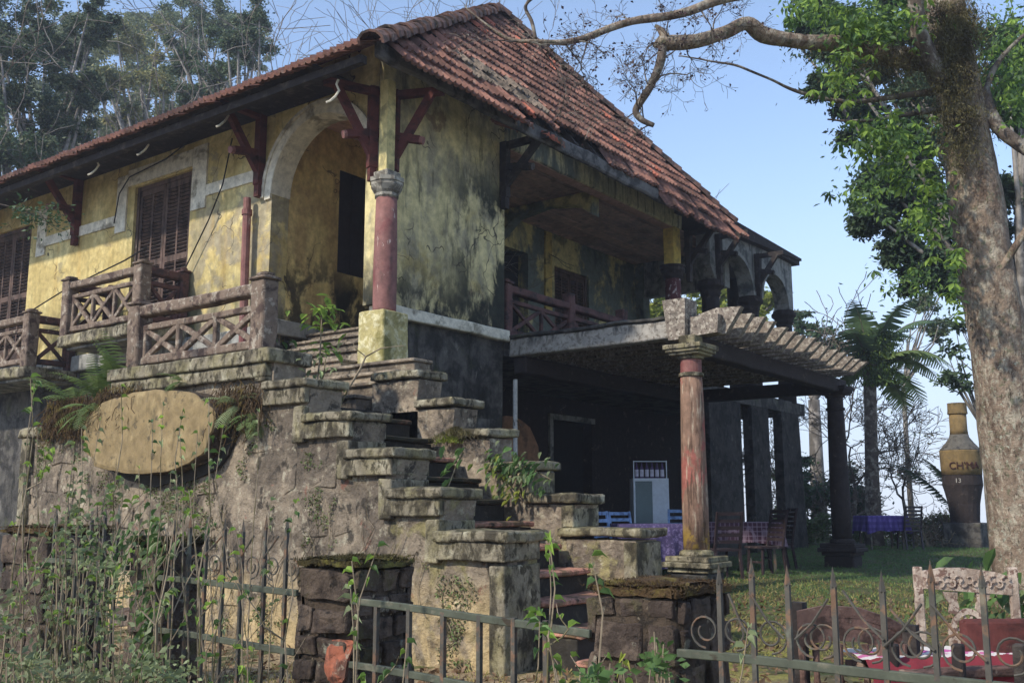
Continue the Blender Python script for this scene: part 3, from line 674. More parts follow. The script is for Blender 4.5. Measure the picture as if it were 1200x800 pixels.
bracket((11.72,YB),(0,-1),5.75,6.75,m_wood=m_beam,m_red=m_beam); bracket((17.9,YB),(0,-1),5.75,6.75,.6,m_wood=m_beam,m_red=m_beam)
bracket((19.35,YB),(0,-1),6.0,7.0,.6,m_wood=m_beam,m_red=m_beam); bracket((21.45,YB),(0,-1),6.0,7.0,.55,m_wood=m_beam,m_red=m_beam)
for (y,zt) in ((11.0,6.7),(12.88,6.7),(14.2,6.66),(8.8,6.5)):
    MB().tube([(8.2,y,zt),(8.17,y,zt-.07),(8.21,y-.01,zt-.14),(8.18,y+.02,zt-.22),(8.13,y+.06,zt-.29),(8.10,y+.1,zt-.31)],.016,6).build('gutter_hook',m_trim,RF)
# ---------------------------------------------------------------- terrace wall and staircase
ST=thing('staircase','mossy stone staircase with stepped parapets climbing to the corner porch','staircase',(6.9,4.6,0))
caps=[(5.17,4.46,1.03),(5.69,5.10,1.36),(6.19,5.61,1.69),(6.73,6.12,2.02),(7.28,6.69,2.35)]
def stepped(levels,x0,x1,y_end,par,zb=-.2,yhi=None,ext=None):
    # core under the caps
    poly=[(y_end,zb)]
    for (yh,yl,z) in levels: poly+= [(yl+.03 if z!=levels[0][2] else y_end,z-.1),(yh+.03,z-.1)]
    poly+=[(poly[-1][0],zb)]
    mb=MB(); mb.prism(poly,x0,x1); return mb
core=stepped(caps,6.05,6.43,4.53,ST); core.build('parapet',m_wall,ST,fix=True)
for i,(yh,yl,z) in enumerate(caps):
    MB().rbox(5.95,6.50,yl,yh+.02,z-.082+rnd.uniform(-.01,.008),z,seg=.05,amp=.009,bev=.012,fr=12).build('parapet_cap',m_conc,ST)
    yb=yl+.07
    MB().rbox(5.985,6.46,yl+.055,yh+.05,z-.225,z-.078,seg=.1,amp=.006,bev=.008).build('parapet_frieze',m_conc,ST)
    zl=caps[i-1][2]-.25 if i else -.05
    MB().rbox(5.985,6.46,yl+.055,yl+.20,zl-.0,z-.252,seg=.1,amp=.006,bev=.008).build('parapet_post',m_conc,ST)
def inpanel(u,v):   # terrace stones below the stepped frieze
    y=11.5-u; z=v-.05
    if y>9.8: return z<2.05
    if y>7.25: return z<2.3 and (((y-9.05)/1.22)**2+((z-1.95)/.50)**2>1)
    for (yh,yl,zz) in caps:
        if yl+.2<y<=yh+.05: return z<zz-.34
    return False
TW=thing('terrace_wall','stained stone terrace wall under the cross-braced balustrade','wall',(6.2,9,0))
MB().box(6.06,6.45,7.25,9.9,-.2,2.55).build('wall',m_wall,TW)
MB().box(6.06,6.45,9.9,11.55,-.2,2.02).build('wall',m_wall,TW)
stones(TW,(6.055,11.5,-.05),(0,-1,0),(0,0,1),(-1,0,0),7.0,2.4,.30,[m_wall,m_stone],wr=(.9,2.0),gap=.014,dep=.010,mask=lambda u,v: inpanel(u,v) and noise.noise(V(u*1.3,v*1.6,2))>-.05,jit=.55)
MB().rbox(5.95,6.50,7.20,9.84,2.53,2.66,seg=.1,amp=.006,bev=.01).build('base_course',m_conc,TW)
MB().rbox(5.985,6.46,7.28,9.80,2.40,2.528,seg=.12,amp=.01,bev=.01).build('base_course',m_conc,TW)
MB().rbox(5.985,6.46,7.28,7.44,2.36,2.40,seg=.1,amp=.004,bev=.006).build('base_course',m_conc,TW)
MB().rbox(5.95,6.5,10.9,11.62,2.0,2.12,seg=.1,amp=.014,bev=.02).build('wall_cap',m_conc,TW)
MB().rbox(5.985,6.46,11.42,11.58,-.1,2.0,seg=.12,amp=.01,bev=.01).build('wall_post',m_conc,TW)
MB().rbox(6.0,6.5,9.8,11.0,2.0,2.36,seg=.08,amp=.05,bev=.05,fr=5).build('broken_wall_top',m_moss,TW)
MB().box(6.45,9.1,7.3,11.5,1.9,2.19).build('terrace_floor',m_dstone,TW)
MB().box(6.45,9.1,11.2,11.55,-.1,2.0).build('wall',m_dstone,TW)
BL=thing('balustrade','weathered cross-braced balustrade on the terrace wall above the oval plaque','balustrade',(6.2,8.6,2.66))
railing((6.2,9.66),(6.2,7.60),2.66,.70,3,BL,m_rail,own=None,pw=.20)
# oval plaque
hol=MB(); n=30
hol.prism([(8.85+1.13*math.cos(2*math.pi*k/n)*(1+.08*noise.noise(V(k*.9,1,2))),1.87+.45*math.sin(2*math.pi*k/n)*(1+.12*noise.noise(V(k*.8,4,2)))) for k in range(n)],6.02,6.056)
hol.build('plaque_shade_disc',m_riser,TW,fix=True)  # dark disc, low right: the plaque's shadowed hollow put in as colour
pl=thing('oval_plaque','large blank oval plaque of tan plaster hanging on the terrace wall','plaque',(5.9,9.04,1.5))
n=72; pts=[]
for k in range(n):
    t=2*math.pi*k/n; w=1+.035*noise.noise(V(math.cos(t)*2,math.sin(t)*2,1))*2
    w+=.05*noise.noise(V(math.cos(t)*5,math.sin(t)*5,5))+.022*noise.noise(V(math.cos(t)*16,math.sin(t)*16,2)); c=math.copysign(abs(math.cos(t))**.9,math.cos(t)); s_=math.copysign(abs(math.sin(t))**.9,math.sin(t))
    pts.append((8.93+1.12*w*c,1.95+.42*w*s_))
mb=MB(); mb.prism(pts,5.86,6.07); mb.build('plaque_body',m_mortar,pl,fix=True)
mt_pl=M('tan_plaque_plaster',lin((134,114,76)),[dict(c=lin((156,136,94)),s=(3,3,2),lo=.5,hi=.65),dict(c=lin((136,116,80)),s=(8,8,5),lo=.5,hi=.66,a=.8),dict(c=lin((86,76,54)),s=(5,7,3),lo=.54,hi=.68,a=.7),dict(c=lin((74,66,52)),s=(9,9,9),lo=.58,hi=.66,a=.8)],bump=(30,.5,.01),bump2=(6,.3,.02))
vs=[];fs=[]
for r,(sc,xx) in enumerate(((1.0,5.87),(.985,5.845),(.9,5.835),(.6,5.832),(.25,5.83))):
    for (a,b) in pts: vs.append((xx+.008*noise.noise(V(a*5*sc,b*5*sc,r)),8.93+(a-8.93)*sc,1.95+(b-1.95)*sc))
vs.append((5.83,8.93,1.95))
for r in range(4):
    for k in range(n): fs.append((r*n+k,r*n+(k+1)%n,(r+1)*n+(k+1)%n,(r+1)*n+k))
for k in range(n): fs.append((4*n+k,4*n+(k+1)%n,5*n))
MB().add(vs,fs).build('plaque_face',mt_pl,pl,fix=True)
# steps between the parapets
for k in range(11):
    y1=3.80+.3*k+.02; z1=.10+.197*k; x0,x1=(6.46,7.49) if y1>4.4 else (6.38,7.95)
    if z1>2.2: break
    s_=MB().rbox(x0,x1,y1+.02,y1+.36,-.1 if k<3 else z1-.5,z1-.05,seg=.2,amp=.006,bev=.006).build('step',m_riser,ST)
    MB().rbox(x0-.01,x1,y1-.02,y1+.34,z1-.048,z1,seg=.1,amp=.006,bev=.012).build('tread',m_step,s_)
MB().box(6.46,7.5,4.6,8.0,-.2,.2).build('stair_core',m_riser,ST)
fcaps=[(5.05,4.22,1.03),(5.42,4.86,1.33),(5.86,5.34,1.63),(6.32,5.84,1.96),(6.80,6.28,2.28),(7.42,6.76,2.60)]
stepped(fcaps,7.56,7.92,4.30,ST).build('parapet',m_wall,ST,fix=True)
for i,(yh,yl,z) in enumerate(fcaps):
    MB().rbox(7.5,8.0,yl,yh+.02,z-.082+rnd.uniform(-.01,.008),z,seg=.05,amp=.009,bev=.012,fr=12).build('parapet_cap',m_conc,ST)
    if i<3: MB().rbox(7.52,7.96,yl+.05,yl+.18,(fcaps[i-1][2] if i else -.05),z-.112,seg=.1,amp=.006,bev=.008).build('parapet_post',m_conc,ST)
MB().box(7.56,8.75,6.8,8.6,-.1,2.17).build('landing',m_dstone,ST)
MB().rbox(7.94,8.6,6.9,8.6,2.0,2.28,seg=.2,amp=.01,bev=.01).build('landing_slab',m_wall,ST)
# second flight up into the porch
for k in range(9):
    x0=7.35+.3*k; z1=2.37+.166*k
    s_=MB().rbox(x0+.02,x0+.34 if k<8 else 10.3,7.5 if x0<8.4 else 9.0,10.96,2.0 if k<3 else z1-.4,z1-.045,seg=.3,amp=.005,bev=.006).build('step',m_wall,ST)
    MB().rbox(x0-.02,x0+.32,7.48 if x0<8.4 else 9.0,10.97,z1-.043,z1,seg=.2,amp=.005,bev=.01).build('tread',m_wall,s_)
# ---------------------------------------------------------------- pergola
PG=thing('pergola','concrete pergola with fanned rafter ends on two tall columns beside the stairs','pergola',(14.5,7,.15))
XP=11.87
MB().rbox(XP,XP+.22,6.1,8.86,3.44,3.70,seg=.15,amp=.008,bev=.015).build('edge_beam',m_slab,PG)
MB().rbox(XP-.04,XP+.30,6.1,8.86,3.705,3.76,seg=.1,amp=.015,bev=.015).build('edge_topping',m_dstone,PG)
mb=MB(); mb.prism([(5.90,3.40),(6.14,3.40),(6.22,3.95),(5.88,3.95)],XP-.10,XP+.25); mb.build('beam_end_block',m_raft,PG,fix=True)
mb=MB(); mb.prism([(5.48,3.46),(5.88,3.44),(5.88,3.70),(5.46,3.70)],XP+.0,XP+.14); mb.build('rafter',m_raft,PG,fix=True)
NR=15
for i in range(NR):
    x=12.02+i*.363; lat=abs(rnd.uniform(0,.01))
    yt=5.20-(0.0 if i<4 else .03)+rnd.uniform(-.03,.03); yb=5.42+rnd.uniform(-.02,.02)
    mb=MB(); zt=3.78-.010*i+rnd.uniform(-.018,.018); x+=rnd.uniform(-.025,.025)
    mb.prism([(8.86,3.44),(yb,3.45),(yt,zt),(yt+.34,zt+.02),(5.95,3.72),(8.86,3.70)],x,x+.11)
    mb.build('rafter',m_raft,PG,fix=True)
MB().rbox(11.95,17.75,5.74,5.96,3.20,3.437,seg=.4,amp=.008,bev=.015).build('side_beam',m_dark,PG)
MB().rbox(11.95,17.75,8.60,8.84,3.18,3.437,seg=.4,amp=.008,bev=.015).build('side_beam',m_dark,PG)
MB().box(17.5,17.7,6.0,8.6,3.21,3.437).build('end_beam',m_dark,PG)
MB().box(12.1,17.6,6.1,8.6,3.722,3.76).build('roof_sheet',m_dstone,PG)
def pergola_column(cx,cy,mat,capm,z0):
    c=MB().lathe([(.165,.66),(.168,1.2),(.16,1.9),(.15,2.6),(.142,2.90)],(cx,cy),n=24,rough=.02).build('column',mat,PG,smooth=True)
    MB().lathe([(.142,2.895),(.165,2.90),(.165,2.94),(.142,2.95)],(cx,cy),n=24).build('column_ring',capm,c)
    MB().lathe([(.14,2.95),(.138,3.12)],(cx,cy),n=24).build('column_neck',m_red if mat is m_col else mat,c)
    mb=MB().lathe([(.15,3.12),(.17,3.13),(.17,3.15),(.20,3.18)],(cx,cy),n=24); square_prof(mb,(cx,cy),[(.215,3.17,3.21),(.25,3.205,3.25),(.275,3.245,3.31)]); mb.build('capital',capm,c)
    MB().rbox(cx-.12,cx+.12,cy-.12,cy+.12,3.0 if 0 else 3.31,3.44,seg=.1,amp=.006,bev=.01).build('capital_block',capm,c)
    mb=MB(); mb.lathe([(.21,.60),(.22,.62),(.21,.66),(.17,.68)],(cx,cy),n=20); square_prof(mb,(cx,cy),[(.30,.53,.60),(.335,.46,.53),(.28,.40,.46)]); mb.build('column_base',capm,c)
    MB().rbox(cx-.255,cx+.255,cy-.255,cy+.255,-.1,.40,seg=.12,amp=.01,bev=.02).build('pedestal',m_dstone if mat is m_col else m_dark,c)
pergola_column(11.85,5.86,m_col,m_conc,0)
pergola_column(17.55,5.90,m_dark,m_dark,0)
# ---------------------------------------------------------------- boundary piers
def pier(y0,y1,x0,x1,zt,label,mossm,mats,row=.17,seed=1,brick=False,loc=None,round_=.0,zb=-.2):
    global rnd; rnd=random.Random(seed)
    t=thing('stone_pier',label,'stone pier',((x0+x1)/2,(y0+y1)/2,0),group='rubble piers of the boundary fence')
    MB().rbox(x0,x1,y0,y1,zb,zt-.03,seg=.12,amp=.014,bev=.03).build('pier_core',m_mortar,t)
    h=zt-zb-.04
    stones(t,(x0,y1,zb),(0,-1,0),(0,0,1),(-1,0,0),y1-y0,h,row,mats,gap=.008,dep=.022,jit=.28)
    stones(t,(x0,y0,zb),(1,0,0),(0,0,1),(0,-1,0),x1-x0,h,row,mats,gap=.008,dep=.022,jit=.28)
    stones(t,(x1,y0,zb),(0,1,0),(0,0,1),(1,0,0),y1-y0,h,row,mats,gap=.008,dep=.022,jit=.28)
    stones(t,(x1,y1,zb),(-1,0,0),(0,0,1),(0,1,0),x1-x0,h,row,mats,gap=.008,dep=.022,jit=.28)
    MB().rbox(x0-.022,x1+.02,y0-.022,y1+.022,zt-.05,zt+.0,seg=.03,amp=.014,bev=.034,fr=16).build('moss_top',mossm,t)
    tf=MB()
    for k in range(2600):
        px=rnd.uniform(x0-.035,x1+.03);py=rnd.uniform(y0-.035,y1+.035); a=rnd.uniform(0,6.28); l=rnd.uniform(.008,.022)
        z=zt-.004+.012*noise.noise(V(px*16,py*16,2)) - (.03*rnd.random() if (px<x0 or py<y0 or py>y1) else 0); dx,dy=math.cos(a)*.003,math.sin(a)*.003
        tf.add([(px-dx,py-dy,z),(px+dx,py+dy,z),(px+rnd.uniform(-l,l),py+rnd.uniform(-l,l),z+l*rnd.uniform(.4,1))],[(0,1,2)])
    o=tf.build('moss_tuft',mossm,t); o['kind']='stuff'
    return t
pier(1.77,2.15,3.42,3.84,.91,'squat rubble pier with brown moss top and one big dark stone beside the stair foot',m_moss,[m_stoned],row=.17,seed=9)
pier(3.46,3.84,3.42,3.82,.96,'rubble pier with orange brick showing low on its face, in front of the stairs',m_mossg,[m_stoned],row=.12,seed=12)
pier(5.0,5.27,3.42,3.74,1.03,'dark mossy pier overgrown with broad-leaved vine','%s'and m_mossg,[m_stoned],row=.2,seed=5)
pier(6.15,6.75,3.42,3.84,1.08,'leftmost dark pier behind thin saplings',m_moss,[m_stoned],row=.2,seed=6)
rnd=random.Random(21)
# orange brick face set low in the second pier
for (a,b,c,d) in ((3.465,3.60,.40,.60),(3.47,3.58,.08,.26)):
    MB().rbox(3.375,3.44,a,b,c,d,seg=.03,amp=.014,bev=.02,fr=18).build('brick',m_brick,bpy.data.objects['stone_pier.001'])
# ---------------------------------------------------------------- iron fences
def spear(mb,x,y,z0,z1,w=.017,tip=.07):
    h=w/2; mb.box(x-h,x+h,y-h,y+h,z0,z1-tip)
    b=[(x-h*1.5,y,z1-tip),(x,y-h*1.5,z1-tip),(x+h*1.5,y,z1-tip),(x,y+h*1.5,z1-tip)]
    mb.add(b+[(x,y,z1),(x,y,z1-tip-.02)],[(0,1,4),(1,2,4),(2,3,4),(3,0,4),(1,0,5),(2,1,5),(3,2,5),(0,3,5)])
def scroll(y,z,r,sgn,turns=1.35,x=3.41,a0=-90):
    pts=[]
    n=22
    for i in range(n):
        t=i/(n-1); a=R(a0)+sgn*turns*2*math.pi*t; rr=r*(1-.62*t)
        pts.append((x,y+rr*math.cos(a)*1,z+rr*math.sin(a)))
    return MB().tube(pts,.0042,5)
def fence(label,y0,y1,bars,zt,rails,zb,scr,diag=True,loc=None):
    t=thing('iron_fence',label,'fence',(3.41,(y0+y1)/2,0),group='iron fence runs between the piers')
    for z in rails: MB().bar((3.41,y0,z[0]),(3.41,y1,z[1]),.022,.032,rough=.003).build('rail',m_irong,t)
    for i,y in enumerate(bars):
        mb=MB(); 
        if zt: spear(mb,3.41,y,zb,zt+rnd.uniform(-.02,.02))
        else: mb.box(3.40,3.42,y-.01,y+.01,zb,rails[0][0]-.02)
        mb.build('bar',m_iron,t)
    for (y,s) in scr:
        zc=rails[0][0]+.085
        scroll(y,zc,.062,s).build('scroll',m_iron,t)
    return t
# left run (7 spears) between the mossy pier and the brick-faced pier
fence('rusty spear-topped iron fence between the vine-covered pier and the brick-faced pier',4.98,3.84,[4.86,4.72,4.57,4.42,4.27,4.09,3.93],1.16,[(.82,.79),(.54,.51)],.05,[(4.645,1),(4.50,-1),(4.345,1),(4.19,-1),(4.03,1),(3.89,-1)])
f_=bpy.data.objects['iron_fence']
for (ya,za,yb,zb) in ((4.57,.95,4.42,1.06),(4.27,.95,4.17,1.06),(4.09,.95,3.98,1.06),(4.72,.95,4.83,1.05)): MB().tube([(3.40,ya,za),(3.40,yb,zb)],.005,5).build('diagonal_rod',m_iron,f_)
fence('rusty spear-topped iron fence half hidden by saplings, farthest left',6.2,5.28,[6.10,5.96,5.83,5.69,5.55,5.41],1.22,[(.88,.86),(.60,.58)],.25,[(6.03,1),(5.9,-1),(5.76,1),(5.62,-1),(5.48,1)])
fence('low plain iron fence of two rails without spears, in front of the stair foot',3.46,2.15,[3.30,3.10,2.90,2.70,2.52,2.36],None,[(.775,.72),(.49,.44)],.0,[])
rb=[1.60,1.475,1.345,1.185,1.025,.87,.72,.58,.44]
fence('green-grey spear-topped iron fence with scrolls in front of the carved chair',1.77,.2,rb,1.02,[(.68,.66),(.2,.2)],-.1,[(1.66,1),(1.54,-1),(1.41,-1),(1.265,1),(1.23,-1),(1.105,1),(1.07,-1),(.95,1),(.91,-1),(.795,1),(.65,-1),(.51,1)])
f_=bpy.data.objects['iron_fence.003']
for (ya,za,yb,zb) in ((1.475,.74,1.56,.90),(1.32,.76,1.20,.90),(1.025,.78,1.15,.93),(1.025,.76,.90,.90),(.87,.76,1.00,.88),(.87,.9,.72,.74),(1.475,.9,1.36,.76)): MB().tube([(3.395,ya,za),(3.395,(ya+yb)/2,(za+zb)/2-.015),(3.395,yb,zb)],.0048,5).build('diagonal_rod',m_iron,f_)
# concrete kerb under the fence
MB().rbox(3.3,3.6,-1.5,7.4,-.2,.02,seg=.2,amp=.02,bev=.03).build('fence_kerb',m_conc)['kind']='structure'
# ---------------------------------------------------------------- bottle sculpture
BX,BYY=Dp(24.5,1130); bz=gz(BX,BYY)
bt=thing('bottle_sculpture','tall yellow and grey jar sculpture lettered CH\'MA on a dark stand behind the tree trunk','sculpture',(BX,BYY,bz))
MB().rbox(BX-.42,BX+.42,BYY-.42,BYY+.42,bz-.1,bz+.60,seg=.2,amp=.01,bev=.02).build('plinth',m_dstone,bt)
MB().lathe([(.36,.70),(.33,.9),(.36,1.3),(.42,1.6),(.46,1.75)],(BX,BYY),n=20).build('stand',m_dark,bt)
m_by=M('ochre_painted_concrete',lin((124,102,62)),[dict(c=lin((92,80,54)),s=3,lo=.5,hi=.66),dict(c=lin((100,88,64)),s=8,lo=.58,hi=.68,a=.7)],bump=(20,.3,.01))
m_bg=M('grey_painted_band',lin((96,92,84)),[dict(c=lin((60,58,56)),s=5,lo=.5,hi=.66)],bump=(20,.3,.01))
MB().lathe([(.46,1.75),(.45,1.98),(.462,1.99)],(BX,BYY),n=28).build('dark_band',m_dark,bt,smooth=False)
MB().lathe([(.455,1.985),(.47,2.2),(.475,2.55),(.478,2.58)],(BX,BYY),n=32).build('jar_body',m_by,bt,smooth=True)
MB().lathe([(.478,2.58),(.45,2.62),(.33,2.76),(.23,2.90),(.215,2.97)],(BX,BYY),n=32).build('jar_shoulder',m_bg,bt,smooth=True)
MB().lathe([(.212,2.97),(.20,3.1),(.20,3.46)],(BX,BYY),n=24).build('jar_neck',m_by,bt,smooth=True)
MB().lathe([(.20,3.46),(.235,3.48),(.225,3.56),(.22,3.70),(.225,3.74)],(BX,BYY),n=24).build('jar_lip',m_by,bt)
def wraptext(txt,size,r,z,mat,name,ang0,par,depth=.012):
    cu=bpy.data.curves.new(name,'FONT'); cu.body=txt; cu.size=size; cu.extrude=depth; cu.align_x='CENTER'
    o=bpy.data.objects.new('tmp_text',cu); C.objects.link(o); dg=bpy.context.evaluated_depsgraph_get(); me=bpy.data.meshes.new_from_object(o.evaluated_get(dg))
    bpy.data.objects.remove(o)
    bm=bmesh.new(); bm.from_mesh(me); bmesh.ops.subdivide_edges(bm,edges=[e for e in bm.edges if e.calc_length()>.05],cuts=2)
    for v in bm.verts:
        a=ang0+v.co.x/r; rr=r+v.co.z
        v.co=Vector((BX+rr*math.cos(a),BYY+rr*math.sin(a),z+v.co.y))
    bm.to_mesh(me); bm.free(); return link(name,me,mat,par)
a0=math.atan2(-BYY,-BX)
m_ink=M('dark_red_lettering',lin((70,40,34)),bump=None); m_inkw=M('pale_lettering',lin((170,166,158)),bump=None)
wraptext("CH'MA",.235,.485,2.13,m_ink,'lettering',a0+.16,bt); wraptext("13",.15,.462,1.80,m_inkw,'date_lettering',a0-.2,bt)
# ---------------------------------------------------------------- tables and chairs
def cloth_table(name,label,cx,cy,w,d,h,rz,drop,mat,group=None,cat='table',hem=0):
    z0=gz(cx,cy)
    t=thing('table','folding table legs under the '+label,'table',(cx,cy,z0),rz=rz,local=True,group=group)
    MB().box(-w/2+.02,w/2-.02,-d/2+.02,d/2-.02,h-.03,h-.004).build('table_top',m_wood,t)
    for sx in(-1,1):
        for sy in (-1,1): MB().box(sx*(w/2-.1)-.02,sx*(w/2-.1)+.02,sy*(d/2-.1)-.02,sy*(d/2-.1)+.02,0,h-.03).build('leg',m_iron,t)
    vs=[];fs=[]; per=[]
    N=80
    def rect(s):
        L=2*(w+d); q=s*L
        if q<w: return (-w/2+q,-d/2)
        q-=w
        if q<d: return (w/2,-d/2+q)
        q-=d
        if q<w: return (w/2-q,d/2)
        q-=w; return (-w/2,d/2-q)
    K=5
    for r in range(K+1):
        for k in range(N):
            x,y=rect(k/N); l=math.hypot(x,y); fl=r/K
            off=.012+fl*(.05+.045*math.sin(k*1.35)+.02*math.sin(k*3.1))
            cor=1+.25*fl*(abs(x)/(w/2)*abs(y)/(d/2))**4
            vs.append((x+x/l*off,y+y/l*off,h+.004-fl*drop*(cor+.03*math.sin(k*.7))))
    vs.append((0,0,h+.006)); c=len(vs)-1
    for k in range(N): fs.append((k,(k+1)%N,c))
    for r in range(K):
        for k in range(N): fs.append((r*N+k,(r+1)*N+k,(r+1)*N+(k+1)%N,r*N+(k+1)%N))
    c=MB().add(vs,fs).build('tablecloth',mat,smooth=True); c.location=(cx,cy,z0); c.rotation_euler=(0,0,rz)
    return t,c
def checks(name,c1,c2,sc,lo=.5):
    m=M(name,lin(c1),bump=None,obj=True,var=.1,rough=.95); nt=m.node_tree; n=nt.nodes; l=nt.links
    tc=n.new('ShaderNodeTexCoord'); b=n['Principled BSDF']; prev=b.inputs['Base Color'].links[0].from_socket
    for ax in (0,1,2):
        sp=n.new('ShaderNodeSeparateXYZ'); l.new(tc.outputs['Object'],sp.inputs[0])
        ml=n.new('ShaderNodeMath'); ml.operation='MULTIPLY'; ml.inputs[1].default_value=sc; l.new(sp.outputs[ax],ml.inputs[0])
        fr=n.new('ShaderNodeMath'); fr.operation='FRACT'; l.new(ml.outputs[0],fr.inputs[0])
        gt=n.new('ShaderNodeMath'); gt.operation='GREATER_THAN'; gt.inputs[1].default_value=lo; l.new(fr.outputs[0],gt.inputs[0])
        m2=n.new('ShaderNodeMath'); m2.operation='MULTIPLY'; m2.inputs[1].default_value=.45; l.new(gt.outputs[0],m2.inputs[0])
        mx=n.new('ShaderNodeMix'); mx.data_type='RGBA'; l.new(m2.outputs[0],mx.inputs[0]); l.new(prev,mx.inputs[6]); mx.inputs[7].default_value=lin(c2); prev=mx.outputs[2]
    l.new(prev,b.inputs['Base Color']); return m
m_cl1=M('purple_floral_cloth',lin((68,58,96)),[dict(c=lin((102,90,130)),s=22,lo=.52,hi=.56)],bump=(8,.3,.02),rough=.95)
m_cl2=checks('maroon_check_cloth',(74,44,58),(150,130,140),14,.72)
m_cl3=checks('violet_check_cloth',(108,88,160),(58,44,104),8,.5)
a,b=Dp(15.0,764)
t,c=cloth_table('t','purple floral cloth',a,b,1.15,.8,.77,TH-math.pi/2+.12,.62,m_cl1); tag(c,'purple floral tablecloth hanging to near the ground behind the stair end','tablecloth'); t['label']='table under the purple floral cloth, beside the white drinks cooler'
a,b=Dp(16.6,862)
t,c=cloth_table('t','maroon cloth',a,b,1.3,.8,.77,TH-math.pi/2-.1,.32,m_cl2); tag(c,'dark maroon tablecloth with pale checked hem, right of the painted column','tablecloth'); t['label']='table under the dark maroon cloth, right of the painted column'
a,b=Dp(23.5,1031)
t,c=cloth_table('t','violet check cloth',a,b,.98,.7,.76,TH-math.pi/2+.15,.34,m_cl3); tag(c,'violet checked tablecloth on the table out on the lawn','tablecloth'); t['label']='table under the violet checked cloth, out on the lawn'
def chair(label,px,D,rz,mat,h=.88,w=.44,slats=5,group='chairs around the garden tables',curve=0):
    x,y=Dp(D,px); z=gz(x,y)
    t=thing('chair',label,'chair',(x,y,z),rz=TH-math.pi/2+rz,local=True,group=group)
    s=.43; d=.42
    MB().box(-w/2,w/2,-d/2,d/2,s-.03,s).build('seat',mat,t)
    for sx in(-1,1):
        MB().bar((sx*(w/2-.03),-d/2+.03,0),(sx*(w/2-.04),-d/2+.05,s-.03),.035,.035).build('leg',mat,t)
        MB().bar((sx*(w/2-.03),d/2+.05,0),(sx*(w/2-.03),d/2-.02,s),.035,.04).build('leg',mat,t)
        MB().bar((sx*(w/2-.02),d/2-.02,s-.02),(sx*(w/2-.025),d/2+.09,h),.035,.03).build('back_post',mat,t)
    for i in range(slats):
        zc=s+.10+(h-s-.13)*i/(slats-1); yc=d/2-.02+.11*(zc-s)/(h-s)
        MB().bar((-w/2+.03,yc,zc),(w/2-.03,yc,zc),.02,.05).build('back_slat',mat,t)
    MB().box(-w/2+.03,w/2-.03,-d/2+.03,-d/2+.05,.18,.21).build('stretcher',mat,t)
    return t
m_pl=M('dark_maroon_plastic',lin((44,30,36)),bump=None,rough=.45,spec=.5)
m_blu=M('pale_blue_chair_paint',lin((128,160,204)),[dict(c=lin((90,110,150)),s=8,lo=.5,hi=.65)],bump=None)
m_pur=M('dark_brown_chair_wood',lin((48,36,38)),[dict(c=lin((110,96,92)),s=9,lo=.58,hi=.66)],bump=None)
chair('black slatted plastic chair at the right end of the violet lawn table',1063,23.3,math.pi+.1,m_pl,h=.98,slats=6)
chair('pale blue slatted chair at the left end of the purple table, nearer the stairs',722,14.6,.9,m_blu,h=.98)
chair('pale blue slatted chair behind the left end of the purple table',738,15.9,.5,m_blu,h=.95)
chair('pale blue slatted chair between the cooler and the painted column',797,16.2,-.2,m_blu,h=.98)
chair('dark brown slatted chair right of the maroon table, nearer one of the pair',894,15.6,-1.2,m_pur,h=.98,slats=7)
chair('dark brown slatted chair right of the maroon table, farther one of the pair',908,16.8,-1.5,m_pur,h=1.0,slats=7)
chair('dark chair tucked behind the foot of the painted column',843,14.6,.3+math.pi,m_pur,h=.95,slats=5)
# drinks cooler with bottles on top
cx,cy=Dp(17.4,761); z0=gz(cx,cy)
ck=thing('drinks_cooler','white glass-fronted drinks cooler behind the purple table','cooler',(cx,cy,z0),rz=TH-math.pi/2,local=True)
m_wh=M('white_enamel',lin((205,212,220)),bump=None,rough=.4,var=.1)
m_gl=bpy.data.materials.new('cooler_glass'); m_gl.use_nodes=True; bb=m_gl.node_tree.nodes['Principled BSDF']; bb.inputs['Base Color'].default_value=(.5,.6,.6,1); bb.inputs['Roughness'].default_value=.06; bb.inputs['Transmission Weight'].default_value=.75; bb.inputs['IOR'].default_value=1.1
w,d,h=.60,.55,1.50
mb=MB(); mb.box(-w/2,w/2,d/2-.04,d/2,.0,h); mb.box(-w/2,-w/2+.03,-d/2,d/2-.04,0,h); mb.box(w/2-.03,w/2,-d/2,d/2-.04,0,h); mb.box(-w/2+.03,w/2-.03,-d/2,d/2-.04,h-.05,h); mb.box(-w/2+.03,w/2-.03,-d/2,d/2-.04,0,.25)
mb.build('cabinet',m_wh,ck)
MB().box(.02,w/2-.03,-d/2+.005,-d/2+.03,.25,h-.05).build('side_panel',m_wh,ck)
MB().box(-w/2+.03,.02,-d/2+.01,-d/2+.02,.25,h-.05).build('glass_door',m_gl,ck)
for zz in (.55,.95): MB().box(-w/2+.03,w/2-.03,-d/2+.03,d/2-.05,zz,zz+.02).build('shelf',m_wh,ck)
rk=thing('bottle_rack','white wire rack of bottles on top of the drinks cooler','rack',(cx,cy,z0+h),rz=TH-math.pi/2,local=True)
for xx in (-.28,.28):
    MB().box(xx-.008,xx+.008,-.2,-.184,0,.30).build('rack_post',m_wh,rk)
MB().box(-.28,.28,-.2,-.19,.28,.295).build('rack_bar',m_wh,rk)
btm=[M('bottle_label_white',lin((200,196,210)),bump=None),M('bottle_purple',lin((90,70,110)),bump=None)]
m0=None
